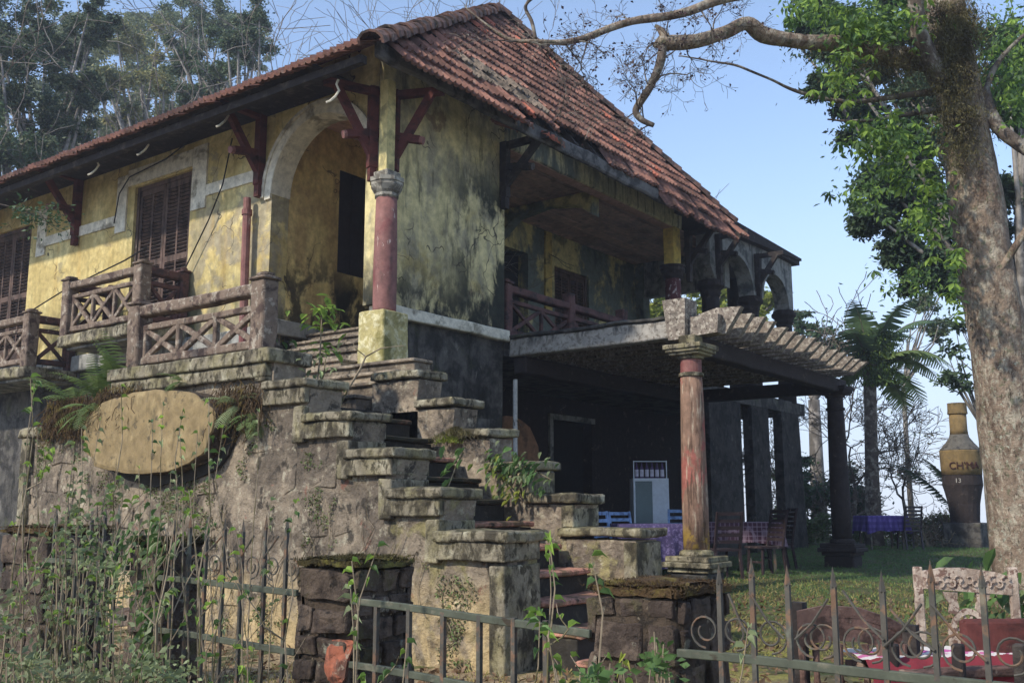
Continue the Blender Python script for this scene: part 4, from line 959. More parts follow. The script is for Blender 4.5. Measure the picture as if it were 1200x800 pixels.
for i in range(6):
    bo=thing('bottle','bottle %s in the rack on top of the cooler'%('first','second','third','fourth','fifth','sixth')[i] if 0 else ['bottle at the left end of the rack on the cooler','second bottle from the left in the rack on the cooler','third bottle from the left in the rack on the cooler','third bottle from the right in the rack on the cooler','second bottle from the right in the rack on the cooler','bottle at the right end of the rack on the cooler'][i],'bottle',
      (cx,cy,z0+h),rz=TH-math.pi/2,local=True,group='bottles on the drinks cooler')
    off=Matrix.Rotation(TH-math.pi/2,3,'Z')@V(-.22+i*.088,-.1,0); bo.location=(cx+off.x,cy+off.y,z0+h+.002)
    MB().lathe([(.032,0),(.032,.16),(.014,.22),(.013,.27)],(0,0),n=10).build('glass_body',btm[1],bo,smooth=True)
    MB().lathe([(.0335,.03),(.0335,.15)],(0,0),n=10).build('bottle_label',btm[0],bo)
# ---------------------------------------------------------------- bench with blanket, carved chair
def P3(D,px,z): a,b=Dp(D,px); return V(a,b,z)
bn=thing('wooden_bench','old brown plank-backed bench behind the right fence','bench',(4.9,1.3,.0))
m_bw=M('old_brown_plank',lin((112,84,72)),[dict(c=lin((72,54,46)),s=(3,12,12),lo=.48,hi=.6),dict(c=lin((150,128,110)),s=9,lo=.58,hi=.66,a=.7)],bump=(30,.8,.01))
A=[(928,716),(960,709),(1000,712),(1035,724),(1058,738)]
def pz(px,py,D): return PD(D,px,py).z
for (off,th,nm) in ((0,.05,0),(14,.05,1),(28,.055,2)):
    mb=MB(); vs=[];fs=[]
    for i,(px,py) in enumerate(A):
        D=4.55+.05*i; y=py+off*(1-.25*i/4)
        for dd in (0,.035):
            for zz in (0,-th): vs.append(P3(D+dd,px,pz(px,y,D)+zz))
    for i in range(4):
        b=i*4; 
        for q in ((0,1,5,4),(2,6,7,3),(0,4,6,2),(1,3,7,5)): fs.append(tuple(b+k for k in q))
    fs+=[(0,2,3,1),(16,17,19,18)]
    mb.add(vs,fs); mb.build('back_plank',m_bw,bn,fix=True)
for px in (932,948,975,1005,1022,1048): 
    MB().tube([P3(4.64,px,.22),P3(4.64,px+1,.38),P3(4.62,px,.46),P3(4.62,px,.60)],[.014,.024,.014,.018],8).build('spindle',m_bw,bn)
for px in (930,1058): MB().bar(P3(4.66,px,-.05),P3(4.66,px,.78 if px<1000 else .68),.06,.06).build('leg',m_beam,bn)
MB().bar(P3(4.55,1020,.50),P3(5.0,1190,.46),.42,.04,rough=.004).build('seat',m_bw,bn)
for px in (1035,1110,1180): MB().bar(P3(4.5,px,-.1),P3(4.5,px,.62),.05,.05,rough=.004).build('leg',m_beam,bn)
bk=MB(); a=P3(4.40,1008,.535); b=P3(4.80,1195,.50)
u=(b-a); nv=24; wv=V(.803,.596,0)*.42; vs=[];fs=[]
for i in range(nv+1):
    for j in range(13):
        t=j/12; p=a+u*(i/nv)+wv*(t-.15); p.z+= .025+.006*math.sin(i*1.7+j); 
        if j<3: p=a+u*(i/nv)+wv*(-.15+3/12-.0); p.z+=.02-(3-j)*.055; p-=V(.803,.596,0)*.10*(1 if j<3 else 0)-V(.803,.596,0)*.004*i%3 if 0 else V(.803,.596,0)*(.085+.01*math.sin(i*1.3))
        vs.append(p)
for i in range(nv):
    for j in range(12): fs.append((i*13+j,(i+1)*13+j,(i+1)*13+j+1,i*13+j+1))
m_bl=M('red_pink_woven_blanket',lin((196,48,60)),bump=(60,.5,.006),rough=.95,var=.15); nt=m_bl.node_tree
def stripes(m,dirv,scale,stops):
    n=nt.nodes;l=nt.links; g=n.new('ShaderNodeNewGeometry'); dt=n.new('ShaderNodeVectorMath'); dt.operation='DOT_PRODUCT'; dt.inputs[1].default_value=dirv
    l.new(g.outputs['Position'],dt.inputs[0]); mr=n.new('ShaderNodeMapRange'); mr.inputs[1].default_value=scale[0]; mr.inputs[2].default_value=scale[1]; l.new(dt.outputs['Value'],mr.inputs[0])
    nz=n.new('ShaderNodeTexNoise'); nz.inputs['Scale'].default_value=60; ad=n.new('ShaderNodeMath'); ad.operation='MULTIPLY_ADD'; ad.inputs[1].default_value=.10; l.new(nz.outputs[0],ad.inputs[0]); l.new(mr.outputs[0],ad.inputs[2]); l.new(g.outputs['Position'],nz.inputs[0])
    cr=n.new('ShaderNodeValToRGB'); cr.color_ramp.interpolation='CONSTANT'; l.new(ad.outputs[0],cr.inputs[0])
    e=cr.color_ramp.elements; e[0].position=0; e[0].color=stops[0][1]; e[1].position=stops[1][0]; e[1].color=stops[1][1]
    for p,c in stops[2:]: q=e.new(p); q.color=c
    l.new(cr.outputs[0],n['Principled BSDF'].inputs['Base Color'])
fwd=(.803,.596,0); base=a.dot(V(*fwd))
n3=u.normalized(); pdir=V(-n3.y,n3.x,0); pb=a.dot(pdir)
stripes(m_bl,tuple(pdir),(pb-.1,pb+.33),[(0,lin((132,50,56))),(.42,lin((214,206,196))),(.52,lin((196,110,150))),(.62,lin((214,206,196))),(.70,lin((190,96,150))),(.86,lin((214,206,196)))])
bko=bk.add(vs,fs).build('blanket',m_bl,smooth=True); tag(bko,'red blanket with pink and white stripes spread over the wooden seat','blanket')
ab=thing('wooden_side_board','dark brown carved armrest board beside the blanket, at the right edge','board',(5,.8,0))
MB().rbox(0,.75,0,.06,-.1,.16,seg=.1,amp=.006,bev=.012,M=Matrix.Translation(P3(4.9,1118,.52))@Matrix.Rotation(TH-math.pi/2,4,'Z')).build('arm_board',m_wood,ab)
MB().bar(P3(4.88,1122,-.1),P3(4.88,1122,.5),.06,.06).build('leg',m_beam,ab); MB().bar(P3(4.88,1190,-.1),P3(4.88,1190,.5),.06,.06).build('leg',m_beam,ab)
ab['label']='dark brown carved side board right of the striped blanket'
# carved chair back
cc=thing('carved_chair','pale carved wooden chair with pierced medallion back behind the fence','chair',tuple(P3(5.3,1125,0)),rz=TH-math.pi/2-.12,local=True)
m_cw=M('pale_carved_wood',lin((188,168,148)),[dict(c=lin((120,92,78)),s=30,lo=.5,hi=.56),dict(c=lin((150,130,112)),s=6,lo=.5,hi=.65)],bump=(70,1,.008))
for sx in (-1,1): MB().bar((sx*.235,0,-.1),(sx*.235,0,.90),.03,.045,rough=.002).build('back_post',m_cw,cc)
mb=MB(); ptsr=[(-.22,.79),(.22,.76),(.22,.85),(.15,.875),(.0,.895),(-.12,.895),(-.16,.885),(-.22,.88)]
mb.prism(ptsr,-.02,.015,ax='y'); cr_=mb.build('carved_top_rail',m_cw,cc,fix=True)
for k in range(14):
    xx=-.19+k*.029; zz=.825+(.012 if k%2 else -.008)
    pts=[]
    for i in range(9):
        t=i/8*4.6; rr=.022*(1-.09*t); pts.append((xx+rr*math.cos(t+k*2.4),-.026,zz+rr*math.sin(t+k*2.4)))
    MB().tube(pts,.0055,5).build('scroll_carving',m_cw,cr_)
def ringp(c,r0,r1,n=24,asp=1.25):
    mb=MB()
    for k in range(n):
        t0=2*math.pi*k/n;t1=2*math.pi*(k+1)/n
        mb.prism([(c[0]+r*math.cos(t),c[1]+r*asp*math.sin(t)) for r,t in ((r0,t0),(r1,t0),(r1,t1),(r0,t1))],-.015,.012,ax='y')
    return mb
md=ringp((0,.585),.062,.085).build('medallion',m_cw,cc,fix=True)
MB().lathe([(.012,0),(.012,.01)],(0,0),n=8)
for k in range(10):
    t=2*math.pi*k/10; MB().bar((.012*math.cos(t),0,.585+.012*1.25*math.sin(t)),(.066*math.cos(t),0,.585+.066*1.25*math.sin(t)),.012,.012,up=(0,1,0)).build('medallion_spoke',m_cw,md)
for sx in(-1,1):
    mb=MB(); mb.prism([(sx*.045,.775),(sx*.12,.775),(sx*.105,.74),(sx*.085,.71),(sx*.095,.67),(sx*.06,.66),(sx*.04,.69),(sx*.05,.73)],-.012,.012,ax='y'); mb.build('splat',m_cw,cc,fix=True)
    mb=MB(); mb.prism([(sx*.07,.54),(sx*.10,.60),(sx*.10,.44),(sx*.075,.40),(sx*.055,.46)],-.012,.012,ax='y'); mb.build('splat',m_cw,cc,fix=True)
MB().box(-.235,.235,-.45,.02,.40,.44).build('seat',m_cw,cc)
for sx in (-1,1): MB().bar((sx*.22,-.43,-.1),(sx*.22,-.43,.40),.04,.04).build('leg',m_cw,cc)
# ---------------------------------------------------------------- vegetation helpers
def leaf_cloud(name,pts,size,mat,parent=None,droop=.3,aspect=2.2,spread=1.0,seed=1,kind=None):
    # pts: (n,3) leaf positions; each leaf a folded rhombus (2 triangles)
    rs=np.random.RandomState(seed); pts=np.asarray(pts,dtype=np.float64); n=len(pts)
    d=rs.normal(size=(n,3)); d[:,2]=d[:,2]*.6-droop; d/=np.linalg.norm(d,axis=1)[:,None]
    e=rs.normal(size=(n,3)); s=np.cross(d,e); s/=np.linalg.norm(s,axis=1)[:,None]+1e-9; nn=np.cross(s,d)
    L=(size*rs.uniform(.6,1.3,size=n))[:,None]; w=L/aspect*.5
    a=pts; b=pts+d*L; m=pts+d*L*.45
    v=np.stack([a,m+s*w+nn*w*.3,b,m-s*w+nn*w*.3],axis=1).reshape(-1,3)
    i=np.arange(n)*4; f=np.stack([i,i+1,i+2,i,i+2,i+3],axis=1).reshape(-1,3)
    me=bpy.data.meshes.new(name); me.vertices.add(len(v)); me.vertices.foreach_set('co',v.ravel())
    me.loops.add(len(f)*3); me.loops.foreach_set('vertex_index',f.ravel().astype(np.int32))
    me.polygons.add(len(f)); me.polygons.foreach_set('loop_start',np.arange(0,len(f)*3,3,dtype=np.int32)); me.polygons.foreach_set('loop_total',np.full(len(f),3,dtype=np.int32))
    me.update(calc_edges=True); me.validate()
    o=link(name,me,mat,parent)
    if kind:o['kind']=kind
    return o
def clumps(centers,rad,n,seed=1,flat=.7,shell=.5):
    rs=np.random.RandomState(seed); out=[]
    for k,c in enumerate(centers):
        r=rad if not hasattr(rad,'__len__') else rad[k]
        d=rs.normal(size=(n,3)); d/=np.linalg.norm(d,axis=1)[:,None]; q=d*(r*(.25+.75*np.abs(rs.normal(0,.62,size=(n,1))))); q[:,2]*=flat
        # lumpy outline
        q*= (1+.35*np.sin(d[:,0:1]*7+k)+.25*np.sin(d[:,2:3]*9+k*2))
        out.append(q+np.array(c))
    return np.concatenate(out)
def grow(mb,p,d,L,r,depth,rg,spread=.5,up=.15,twist=.25,minr=.004,n=5,tips=None,k=None,taper=.62,nb=(2,3)):
    d=Vector(d).normalized(); pts=[Vector(p)]; rad=[r]; seg=4
    for i in range(seg):
        d=(d+Vector((rg.gauss(0,twist),rg.gauss(0,twist),rg.gauss(0,twist)))*.6+V(0,0,up)*.35).normalized()
        pts.append(pts[-1]+d*L/seg); rad.append(max(minr,r*(1-(1-taper)*(i+1)/seg)))
        if depth>0 and i in (1,2) and rg.random()<.6:
            s=Vector((rg.gauss(0,1),rg.gauss(0,1),rg.gauss(0,.7))).normalized()
            grow(mb,pts[-1],(d+s*spread*1.7),L*rg.uniform(.45,.7),rad[-1]*.55,depth-1,rg,spread,up,twist,minr,max(3,n-1),tips,None,taper,nb)
    mb.tube(pts,rad,n,cap=False)
    if depth<=0:
        if tips is not None: tips.append(pts[-1].copy()); tips.append(pts[-3].copy())
        return
    for j in range(rg.randint(*nb)):
        s=Vector((rg.gauss(0,1),rg.gauss(0,1),rg.gauss(0,.7))).normalized()
        grow(mb,pts[-1],(d+s*spread),L*rg.uniform(.6,.85),rad[-1]*.75,depth-1,rg,spread,up,twist,minr,max(3,n-1),tips,None,taper,nb)
# ---------------------------------------------------------------- wood behind the roof, left
def bare_tree(label,D,px,htop_py,r,seed,depth=5,L=None,spread=.7,lean=(0,0),minr=.010,trunks=1,leafmat=None,leafn=0,leafs=.3,mat=None,name='bare_tree',up=.06):
    rg=random.Random(seed); x,y=Dp(D,px); z=gz(x,y); H_=PD(D,px,htop_py).z - z
    t=thing(name,label,'tree',(x,y,z)); mb=MB(); tips=[]
    for k in range(trunks):
        a=rg.uniform(0,6.28); s=.18 if trunks>1 else .0
        grow(mb,(x+s*math.cos(a),y+s*math.sin(a),z-.1),(lean[0]+s*1.2*math.cos(a),lean[1]+s*1.2*math.sin(a),1),H_*(.42 if L is None else L),r,depth,rg,spread,up,.36,minr,7,tips)
    mb.build('branches',mat or m_bark3,t,smooth=True)
    if leafmat:
        tp=np.array([tuple(p) for p in tips]); rs=np.random.RandomState(seed); idx=rs.randint(0,len(tp),leafn)
        leaf_cloud('foliage',tp[idx]+rs.normal(size=(leafn,3))*H_*.02,leafs,leafmat,t,seed=seed)
    return t
def leafy_tree(label,D,px,specs,size,mat,seed,n=2600,r=.3,name='tree',droop=.2,shell=.3,flat=.75,trunk_px=None,mat2=None,extra=None):
    # specs: clump centres as (px, py, radius in px, depth offset)
    rg=random.Random(seed); x,y=Dp(D,trunk_px if trunk_px is not None else px); z=gz(x,y)
    t=thing(name,label,'tree',(x,y,z)); mb=MB()
    cs=[];rr=[]
    for (cx,cy,cr,dd) in specs:
        c=PD(D+dd,cx,cy); R_=cr/1186.*(D+dd); 
        m=13
        for k in range(m):
            o=Vector((rg.gauss(0,1),rg.gauss(0,1),rg.gauss(0,.8))).normalized()*R_*rg.uniform(.2,1.05)
            cs.append(tuple(c+o)); rr.append(R_*rg.uniform(.22,.42))
    zlow=min(c[2] for c in cs)
    fork=V(x,y,z+max(1.0,(zlow-z)*.75))
    mb.tube([(x,y,z-.1),tuple(V(x,y,z).lerp(fork,.5)+V(.1,.05,0)),tuple(fork)],[r,r*.8,r*.65],8)
    for c in cs[::4]:
        c=Vector(c); mid=fork.lerp(c,.5)+Vector((rg.gauss(0,.2),rg.gauss(0,.2),.3)); mb.tube([tuple(fork),tuple(mid),tuple(c)],[r*.4,r*.22,r*.08],5,cap=False)
    mb.build('trunk',m_bark3,t,smooth=True)
    nn=int(n/5*.22)
    P=clumps(cs,rr,nn,seed,flat,shell)
    half=int(len(P)*.62) if mat2 else len(P)
    idx=np.random.RandomState(seed).permutation(len(P))
    leaf_cloud('crown',P[idx[:half]],size,mat,t,droop,seed=seed)
    if mat2: leaf_cloud('mixed_tone_leaves',P[idx[half:]],size,mat2,t,droop,seed=seed+1)  # second leaf colour spread at random through the crown
    return t
leafy_tree('dense dark evergreen tree at the top left corner',30,30,[(20,30,60,0),(75,60,45,1),(20,110,55,-1),(70,140,42,0),(110,30,34,1),(100,100,26,0)],.13,l_dark,11,n=15000,trunk_px=25,mat2=l_ol)
leafy_tree('mid green tree low at the left edge above the eave',27,0,[(0,175,45,0),(35,185,36,1),(-30,120,50,1),(5,60,40,1)],.12,l_dark2,12,n=11000,trunk_px=-20,mat2=l_ol)
leafy_tree('yellow-green tree behind bare trunks, left of centre of the wood',38,150,[(150,50,45,2),(130,100,45,0),(185,90,40,1),(150,140,30,1)],.15,l_yel,13,n=11000,trunk_px=150,mat2=l_ol)
leafy_tree('olive rounded tree right of the bare trunks, above the eave',34,260,[(285,50,40,0),(262,85,35,1),(296,18,26,0),(225,110,30,1),(215,70,26,1)],.13,l_dark2,14,n=13000,trunk_px=265,mat2=l_ol)
leafy_tree('thin grey-green tree above the roof edge at left',42,100,[(110,150,38,0),(70,110,35,2),(200,130,35,0),(90,60,30,2)],.15,l_ol,15,n=6000,trunk_px=100)
leafy_tree('dark tree crown at the top edge behind the bare trunks',44,220,[(230,20,45,0),(190,30,30,2),(260,25,40,0)],.15,l_ol,16,n=9000,trunk_px=220,mat2=l_dark2)
bare_tree('bare forked tree with thick grey trunk behind the eave',30,135,-60,.22,31,5,L=.34,trunks=2)
bare_tree('bare straight tree right of the thick forked trunk',31,172,-70,.17,32,5,L=.36)
bare_tree('slim bare tree in front of the olive crown',29,192,-40,.13,33,5,L=.34,lean=(.05,0))
bare_tree('leaning bare tree whose fine twigs spread above the roof edge',26,262,-30,.05,35,5,L=.33,spread=.6,lean=(.28,-.30),minr=.006,up=.1)
bare_tree('wide fine-twigged bare tree beside the roof edge',27,300,-15,.05,36,6,L=.33,spread=.6,lean=(.32,-.34),minr=.007,up=.1)
def far_wood():
    rs=np.random.RandomState(77); P=[]; st=MB(); rg=random.Random(9)
    for i in range(150000):
        px=rs.uniform(-60,318); py=rs.uniform(15,215)
        if noise.noise(V(px*.022,py*.03,1))+.6*noise.noise(V(px*.07,py*.08,4))<-.0: continue
        if px>285 and py<60 and rs.rand()<.7: continue
        q=PD(52+rs.uniform(-3,3),px,py); P.append(tuple(q))
    o=leaf_cloud('far_wood',P,.22,l_ol,None,droop=.3,seed=5); o['kind']='stuff'; tag(o,'hazy olive foliage of the wood far behind the roof')
    for k in range(16):
        px=-40+k*23+rg.uniform(-6,6); x,y=Dp(50,px); b=PD(50,px+rg.uniform(-8,8),rg.uniform(40,90)); st.tube([(x,y,gz(x,y)),tuple(V(x,y,gz(x,y)).lerp(b,.5)+V(.3,.2,0)),tuple(b)],[.22,.16,.05],6,cap=False)
    o=st.build('far_trunks',m_bark3); o['kind']='stuff'; tag(o,'far trunks in the wood behind the roof')
far_wood()
# ---------------------------------------------------------------- tree and shrubs beyond the house, seen through the porch
leafy_tree('yellow-green tree glimpsed through the end porch',36,800,[(770,360,30,0),(830,355,32,2),(880,370,30,0),(800,400,40,2),(900,350,20,0)],.22,l_spr,41,n=4000,trunk_px=800,shell=.1)
leafy_tree('feathery dark tree beyond the pergola',33,955,[(950,385,22,0),(985,405,22,0),(930,372,16,1)],.16,l_dark2,42,n=2200,trunk_px=960,flat=.6)
bare_tree('small bare twiggy tree rising above the pergola rafters',30,930,345,.06,43,4,L=.36,lean=(.25,-.30),leafmat=l_dark2,leafn=260,leafs=.16,mat=m_bark2,minr=.012)
leafy_tree('dark bush behind the far pergola column',30,960,[(950,590,34,0),(985,570,30,0),(1010,590,30,0),(930,560,28,1),(925,610,25,0)],.16,l_dark2,44,n=4200,r=.1,trunk_px=965,name='bush',mat2=l_dark)
bare_tree('bare shrubby tree hung with old leaves between the columns',27,948,440,.08,45,5,L=.34,leafmat=l_dark2,leafn=700,leafs=.10,mat=m_bark2,minr=.008,spread=.6)
bare_tree('bare twiggy shrub right of the palm trunk',28,1062,470,.07,46,5,L=.34,mat=m_bark2,minr=.007,spread=.62,leafmat=l_ol,leafn=250,leafs=.09)
bare_tree('bare branched tree just left of the palm trunk',27,1004,430,.08,47,5,L=.34,mat=m_bark2,minr=.008,spread=.65)
bare_tree('low tangle of bare twigs behind the black plastic chair',25,1085,575,.05,48,4,L=.34,mat=m_twig,minr=.006,spread=.8,trunks=3,name='twiggy_bush')
bare_tree('low tangle of bare twigs left of the sculpture stand',25,1105,585,.05,49,4,L=.34,mat=m_bark2,minr=.006,spread=.8,trunks=3,name='twiggy_bush',leafmat=l_mid,leafn=300,leafs=.08)
# clipped hedge along the edge of the lawn
def hedge():
    a=V(*Dp(27,880),0); b=V(*Dp(26,1125),0); t=thing('hedge','low green hedge along the far edge of the lawn','hedge',tuple(a.lerp(b,.5)))
    P=[]
    rs=np.random.RandomState(3)
    for i in range(9000):
        s=rs.rand(); q=a.lerp(b,s); h=.62+.12*math.sin(s*23)+.08*math.sin(s*57)
        o=rs.uniform(-.35,.35); P.append((q.x+o*.8,q.y+o*.6,gz(q.x,q.y)+h*rs.rand()**.6))
    leaf_cloud('hedge_leaves',P,.09,l_ol,t); leaf_cloud('hedge_leaves',[P[i] for i in range(0,9000,2)],.09,l_mid,t,seed=4)
hedge()
# ---------------------------------------------------------------- tree fern / palm
def frond(mb,st,base,d,L,rg,leafL=.35,n=34,droop=.9,mat=None):
    d=Vector(d).normalized(); p=Vector(base); pts=[p.copy()]
    side=d.cross(V(0,0,1)); side.normalize()
    for i in range(n):
        t=i/n; d=(d+V(0,0,-droop*.055*(.4+t))).normalized(); p=p+d*L/n; pts.append(p.copy())
        ll=leafL*math.sin(math.pi*min(1,.12+t*.9))**.7*(1 if t<.95 else .5)
        u=side.cross(d)
        for s in (-1,1):
            q=p+side*s*ll+d*ll*.35-V(0,0,ll*rg.uniform(.25,.5)); w=d*ll*.11
            mb.add([p-w,p+w,q+w*.4,q-w*.4],[(0,1,2,3)])
    st.tube(pts,[.02*(1-.7*i/n) for i in range(n+1)],4,cap=False)
def palm():
    rg=random.Random(5); D=26; x,y=Dp(D,1022); z=gz(x,y); top=PD(D,1019,432)
    t=thing('palm_tree','tree fern with grey trunk and arching fronds right of the pergola','palm tree',(x,y,z))
    m=V(x,y,z).lerp(top,.5)+V(.03,.02,0)
    MB().tube([(x,y,z-.1),tuple(V(x,y,z).lerp(m,.5)),tuple(m),tuple(m.lerp(top,.6)),tuple(top)],[.26,.19,.17,.165,.17],12).build('trunk',m_bark2,t,smooth=True)
    for (dx,dz,L) in ((1.0,.75,2.5),(1.0,.25,2.4),(.7,1.2,2.7),(.3,1.4,2.5),(-.5,1.1,2.1),(-.9,.5,1.5),(.9,-.1,2.0),(-.2,1.4,2.0),(.65,.5,2.3),(-.5,.1,1.3),(.9,.5,2.2),(.5,.9,2.3)):
        r_=V(math.sin(TH),-math.cos(TH),0); f_=V(math.cos(TH),math.sin(TH),0)
        a=MB(); b=MB(); frond(a,b,top+V(0,0,.05),r_*dx+f_*rg.uniform(-.6,.6)+V(0,0,dz),L,rg,.46,34,1.1)
        o=a.build('frond',l_fern if dz<1 else l_dark2,t); b.build('frond_stem',m_bark2,o)
    # mass of hanging climber on the trunk top
    P=[]
    for i in range(2600):
        q=PD(D-.2,rg.gauss(1030,9),rg.uniform(385,450)); P.append((q.x+rg.gauss(0,.12),q.y+rg.gauss(0,.12),q.z))
    leaf_cloud('climber',P,.13,l_mid,t,droop=1.2,aspect=3); leaf_cloud('climber',P[::3],.13,l_br,t,droop=1.2,aspect=3,seed=9)
palm()
leafy_tree('feathery pale green tree top above the palm',31,1080,[(1088,350,20,0),(1100,385,18,0),(1108,330,18,0)],.12,l_gry,51,n=2600,trunk_px=1068,r=.1,mat2=l_dark2)
for (lab,px,py,dx,dz,L,D) in (('dark upright fern frond slanting up left of the jar sculpture',1120,600,-.75,1,2.3,26.5),('drooping fern frond arching over beside the sculpture base',1128,590,-.35,.7,1.6,26)):
    rg=random.Random(int(px)); r_=V(math.sin(TH),-math.cos(TH),0); f_=V(math.cos(TH),math.sin(TH),0); b0=PD(D,px,py)
    t=thing('fern',lab,'fern',(b0.x,b0.y,gz(b0.x,b0.y))); a=MB(); b=MB()
    frond(a,b,b0,r_*dx+V(0,0,dz),L,rg,.30,40,.5); a.build('frond',l_dark2,t); b.build('frond_stem',m_bark2,t)
    MB().tube([(b0.x+.3,b0.y,gz(b0.x,b0.y)-.1),tuple(b0)],[.06,.03],6).build('stem',m_bark2,t)
leafy_tree('hanging leafy shoots against the sky left of the sculpture',22,1125,[(1120,410,22,0),(1130,450,16,0),(1110,440,14,0),(1128,380,18,0)],.16,l_dark2,53,n=260,trunk_px=1160,r=.08)
# ---------------------------------------------------------------- dark leafy tree behind the big trunk
leafy_tree('large dark broadleaf tree behind the mottled trunk',19,1090,[(990,40,50,1),(950,20,34,2),(1040,60,60,1),(1070,150,60,0),(1010,130,40,1),(1030,215,42,0),(1085,250,50,0),(1090,320,34,0),(1130,60,60,2),(1180,120,50,1),(1190,230,40,1),(1020,255,26,0),(1195,330,28,1),(1060,0,50,1),(980,100,30,0),(1100,110,45,1),(1060,290,30,0),(1195,60,40,1),(1180,300,36,1)],.13,l_dark,61,n=15000,trunk_px=1215,r=.25,droop=.6,shell=.1)
# ---------------------------------------------------------------- the big mottled tree on the right
def big_tree():
    D=11.; rg=random.Random(8)
    bx,by=Dp(D,1203); z=gz(bx,by)
    t=thing('mottled_tree','big tree with pale mottled trunk and long bare branch at the right edge','tree',(bx,by,z))
    pr_=[(1228,720,52),(1212,660,45),(1197,560,40),(1182,470,36),(1170,400,34),(1158,330,33),(1147,260,32),(1139,200,29),(1129,140,27),(1118,80,26),(1109,20,25),(1099,-60,24)]
    pts=[PD(D,a,b) for a,b,_ in pr_]; pts[0].z=z-.2; rad=[c/1186.*D*1.0 for *_,c in pr_]
    # resample and roughen
    n=22; vs=[];fs=[]; PP=[];RR=[]
    for i in range(len(pts)-1):
        for k in range(6): PP.append(pts[i].lerp(pts[i+1],k/6)); RR.append(rad[i]+(rad[i+1]-rad[i])*k/6)
    PP.append(pts[-1]); RR.append(rad[-1])
    for i,p in enumerate(PP):
        for k in range(n):
            a=2*math.pi*k/n; q=V(math.cos(a),math.sin(a),0); w=1+.10*noise.noise(V(math.cos(a)*1.2,math.sin(a)*1.2,p.z*1.1))+.04*noise.noise(V(math.cos(a)*5,math.sin(a)*5,p.z*5))
            vs.append(p+q*RR[i]*w)
    for i in range(len(PP)-1):
        for k in range(n): fs.append((i*n+k,i*n+(k+1)%n,(i+1)*n+(k+1)%n,(i+1)*n+k))
    MB().add(vs,fs).build('trunk',m_bark,t,smooth=True)
    def limb(L,name='branch',mat=m_bark,tw=None,n=9,twr=.035):
        P_=[PD(d,a,b) for (a,b,w,d) in L]; r_=[w/2/1186.*d for (a,b,w,d) in L]
        Q=[];QR=[]
        for i in range(len(P_)-1):
            p0=P_[max(i-1,0)];p1=P_[i];p2=P_[i+1];p3=P_[min(i+2,len(P_)-1)]
            for k in range(5):
                s=k/5; q=.5*((2*p1)+(p2-p0)*s+(2*p0-5*p1+4*p2-p3)*s*s+(-p0+3*p1-3*p2+p3)*s**3)
                Q.append(q+noise.noise_vector(q*3)*.02); QR.append((r_[i]+(r_[i+1]-r_[i])*s)*(1+.12*noise.noise(q*4)))
        Q.append(P_[-1]);QR.append(r_[-1])
        mb=MB(); mb.tube(Q,QR,n); o=mb.build(name,mat,t,smooth=True)
        return o,Q,QR
    # lower long branch with the broken hook
    lim,Q,QR=limb([(1108,72,34,11),(1040,66,24,10.8),(985,52,20,10.6),(930,48,19,10.4),(895,42,20,10.3),(875,28,17,10.2),(850,38,17,10.1),(815,48,18,10),(785,50,19,10),(770,49,16,10)])
    stub,_,_=limb([(782,46,14,10),(775,36,9,10),(768,30,3,10)],n=7)
    hook,HQ,_=limb([(778,52,12,10),(773,75,11,10),(762,100,10,10),(751,118,10,10),(745,130,9,10),(752,140,8,10),(766,147,6,10)],mat=m_bark2)
    # upper branch
    u1,UQ,_=limb([(1080,-60,30,10),(960,-25,18,9.8),(880,-8,13,9.6),(835,4,12,9.5),(790,18,11,9.4),(740,26,10,9.3),(700,38,9,9.2),(670,47,8,9.1),(630,49,6,9),(600,47,4.5,9),(570,28,2.5,9),(545,8,1.5,9)])
    limb([(628,46,5,9),(622,25,5,9),(615,10,4.5,9),(622,0,4,9),(640,-8,4,9)],n=6,mat=m_bark2)
    limb([(1110,104,12,10.9),(1060,112,8,10.8),(1010,118,6,10.7),(965,116,5,10.6),(925,104,4,10.5),(900,92,3,10.4),(860,77,3,10.4),(820,70,2,10.4),(795,66,1.5,10.4)],n=6,mat=m_bark2)
    limb([(1110,128,10,10.9),(1060,134,6,10.8),(1015,142,4,10.7),(970,140,2,10.6)],n=6,mat=m_bark2)
    limb([(1150,105,20,10.9),(1168,148,17,10.8),(1196,170,15,10.7),(1240,200,13,10.6)],mat=m_bark2)
    limb([(1168,322,10,10.75),(1182,302,9,10.7),(1204,266,8,10.6),(1240,230,7,10.4)])
    limb([(1146,130,9,10.9),(1166,80,7,10.9),(1190,50,5,10.8),(1230,20,4,10.8)],mat=m_bark2)
    # forked dark limb joining the trunk
    limb([(1100,95,26,10.7),(1085,60,24,10.6),(1075,30,20,10.5),(1070,-30,20,10.4)],mat=m_bark2)
    # twigs along the branches
    mb=MB(); tips=[]
    def twigs(Q,idx,rng,L,dep,up=.0,sp=.7):
        for i in idx:
            q=Q[min(i,len(Q)-1)]; s=Vector((rg.gauss(0,.6),rg.gauss(0,.6),rg.uniform(*rng)))
            grow(mb,q,s,L*rg.uniform(.6,1.2),.010,dep,rg,sp,up,.35,.0022,4,tips,None,.6,(2,3))
    twigs(HQ,range(2,30,3),(-.4,.7),.30,3)
    twigs(UQ,range(24,46,2),(-.7,.4),.28,3)
    twigs(Q,range(28,46,4),(-.6,.7),.26,3)
    twigs(UQ,range(5,24,4),(-.6,.5),.22,3)
    mb.build('twigs',m_bark2,t)
    tp=np.array([tuple(p) for p in tips]); rs=np.random.RandomState(2); idx=rs.randint(0,len(tp),900)
    leaf_cloud('seed_clusters',tp[idx]+rs.normal(size=(900,3))*.02,.035,M('brown_seed_cluster',lin((70,52,56)),bump=None),t,seed=3,aspect=1.4)
    # moss beards
    P=[]
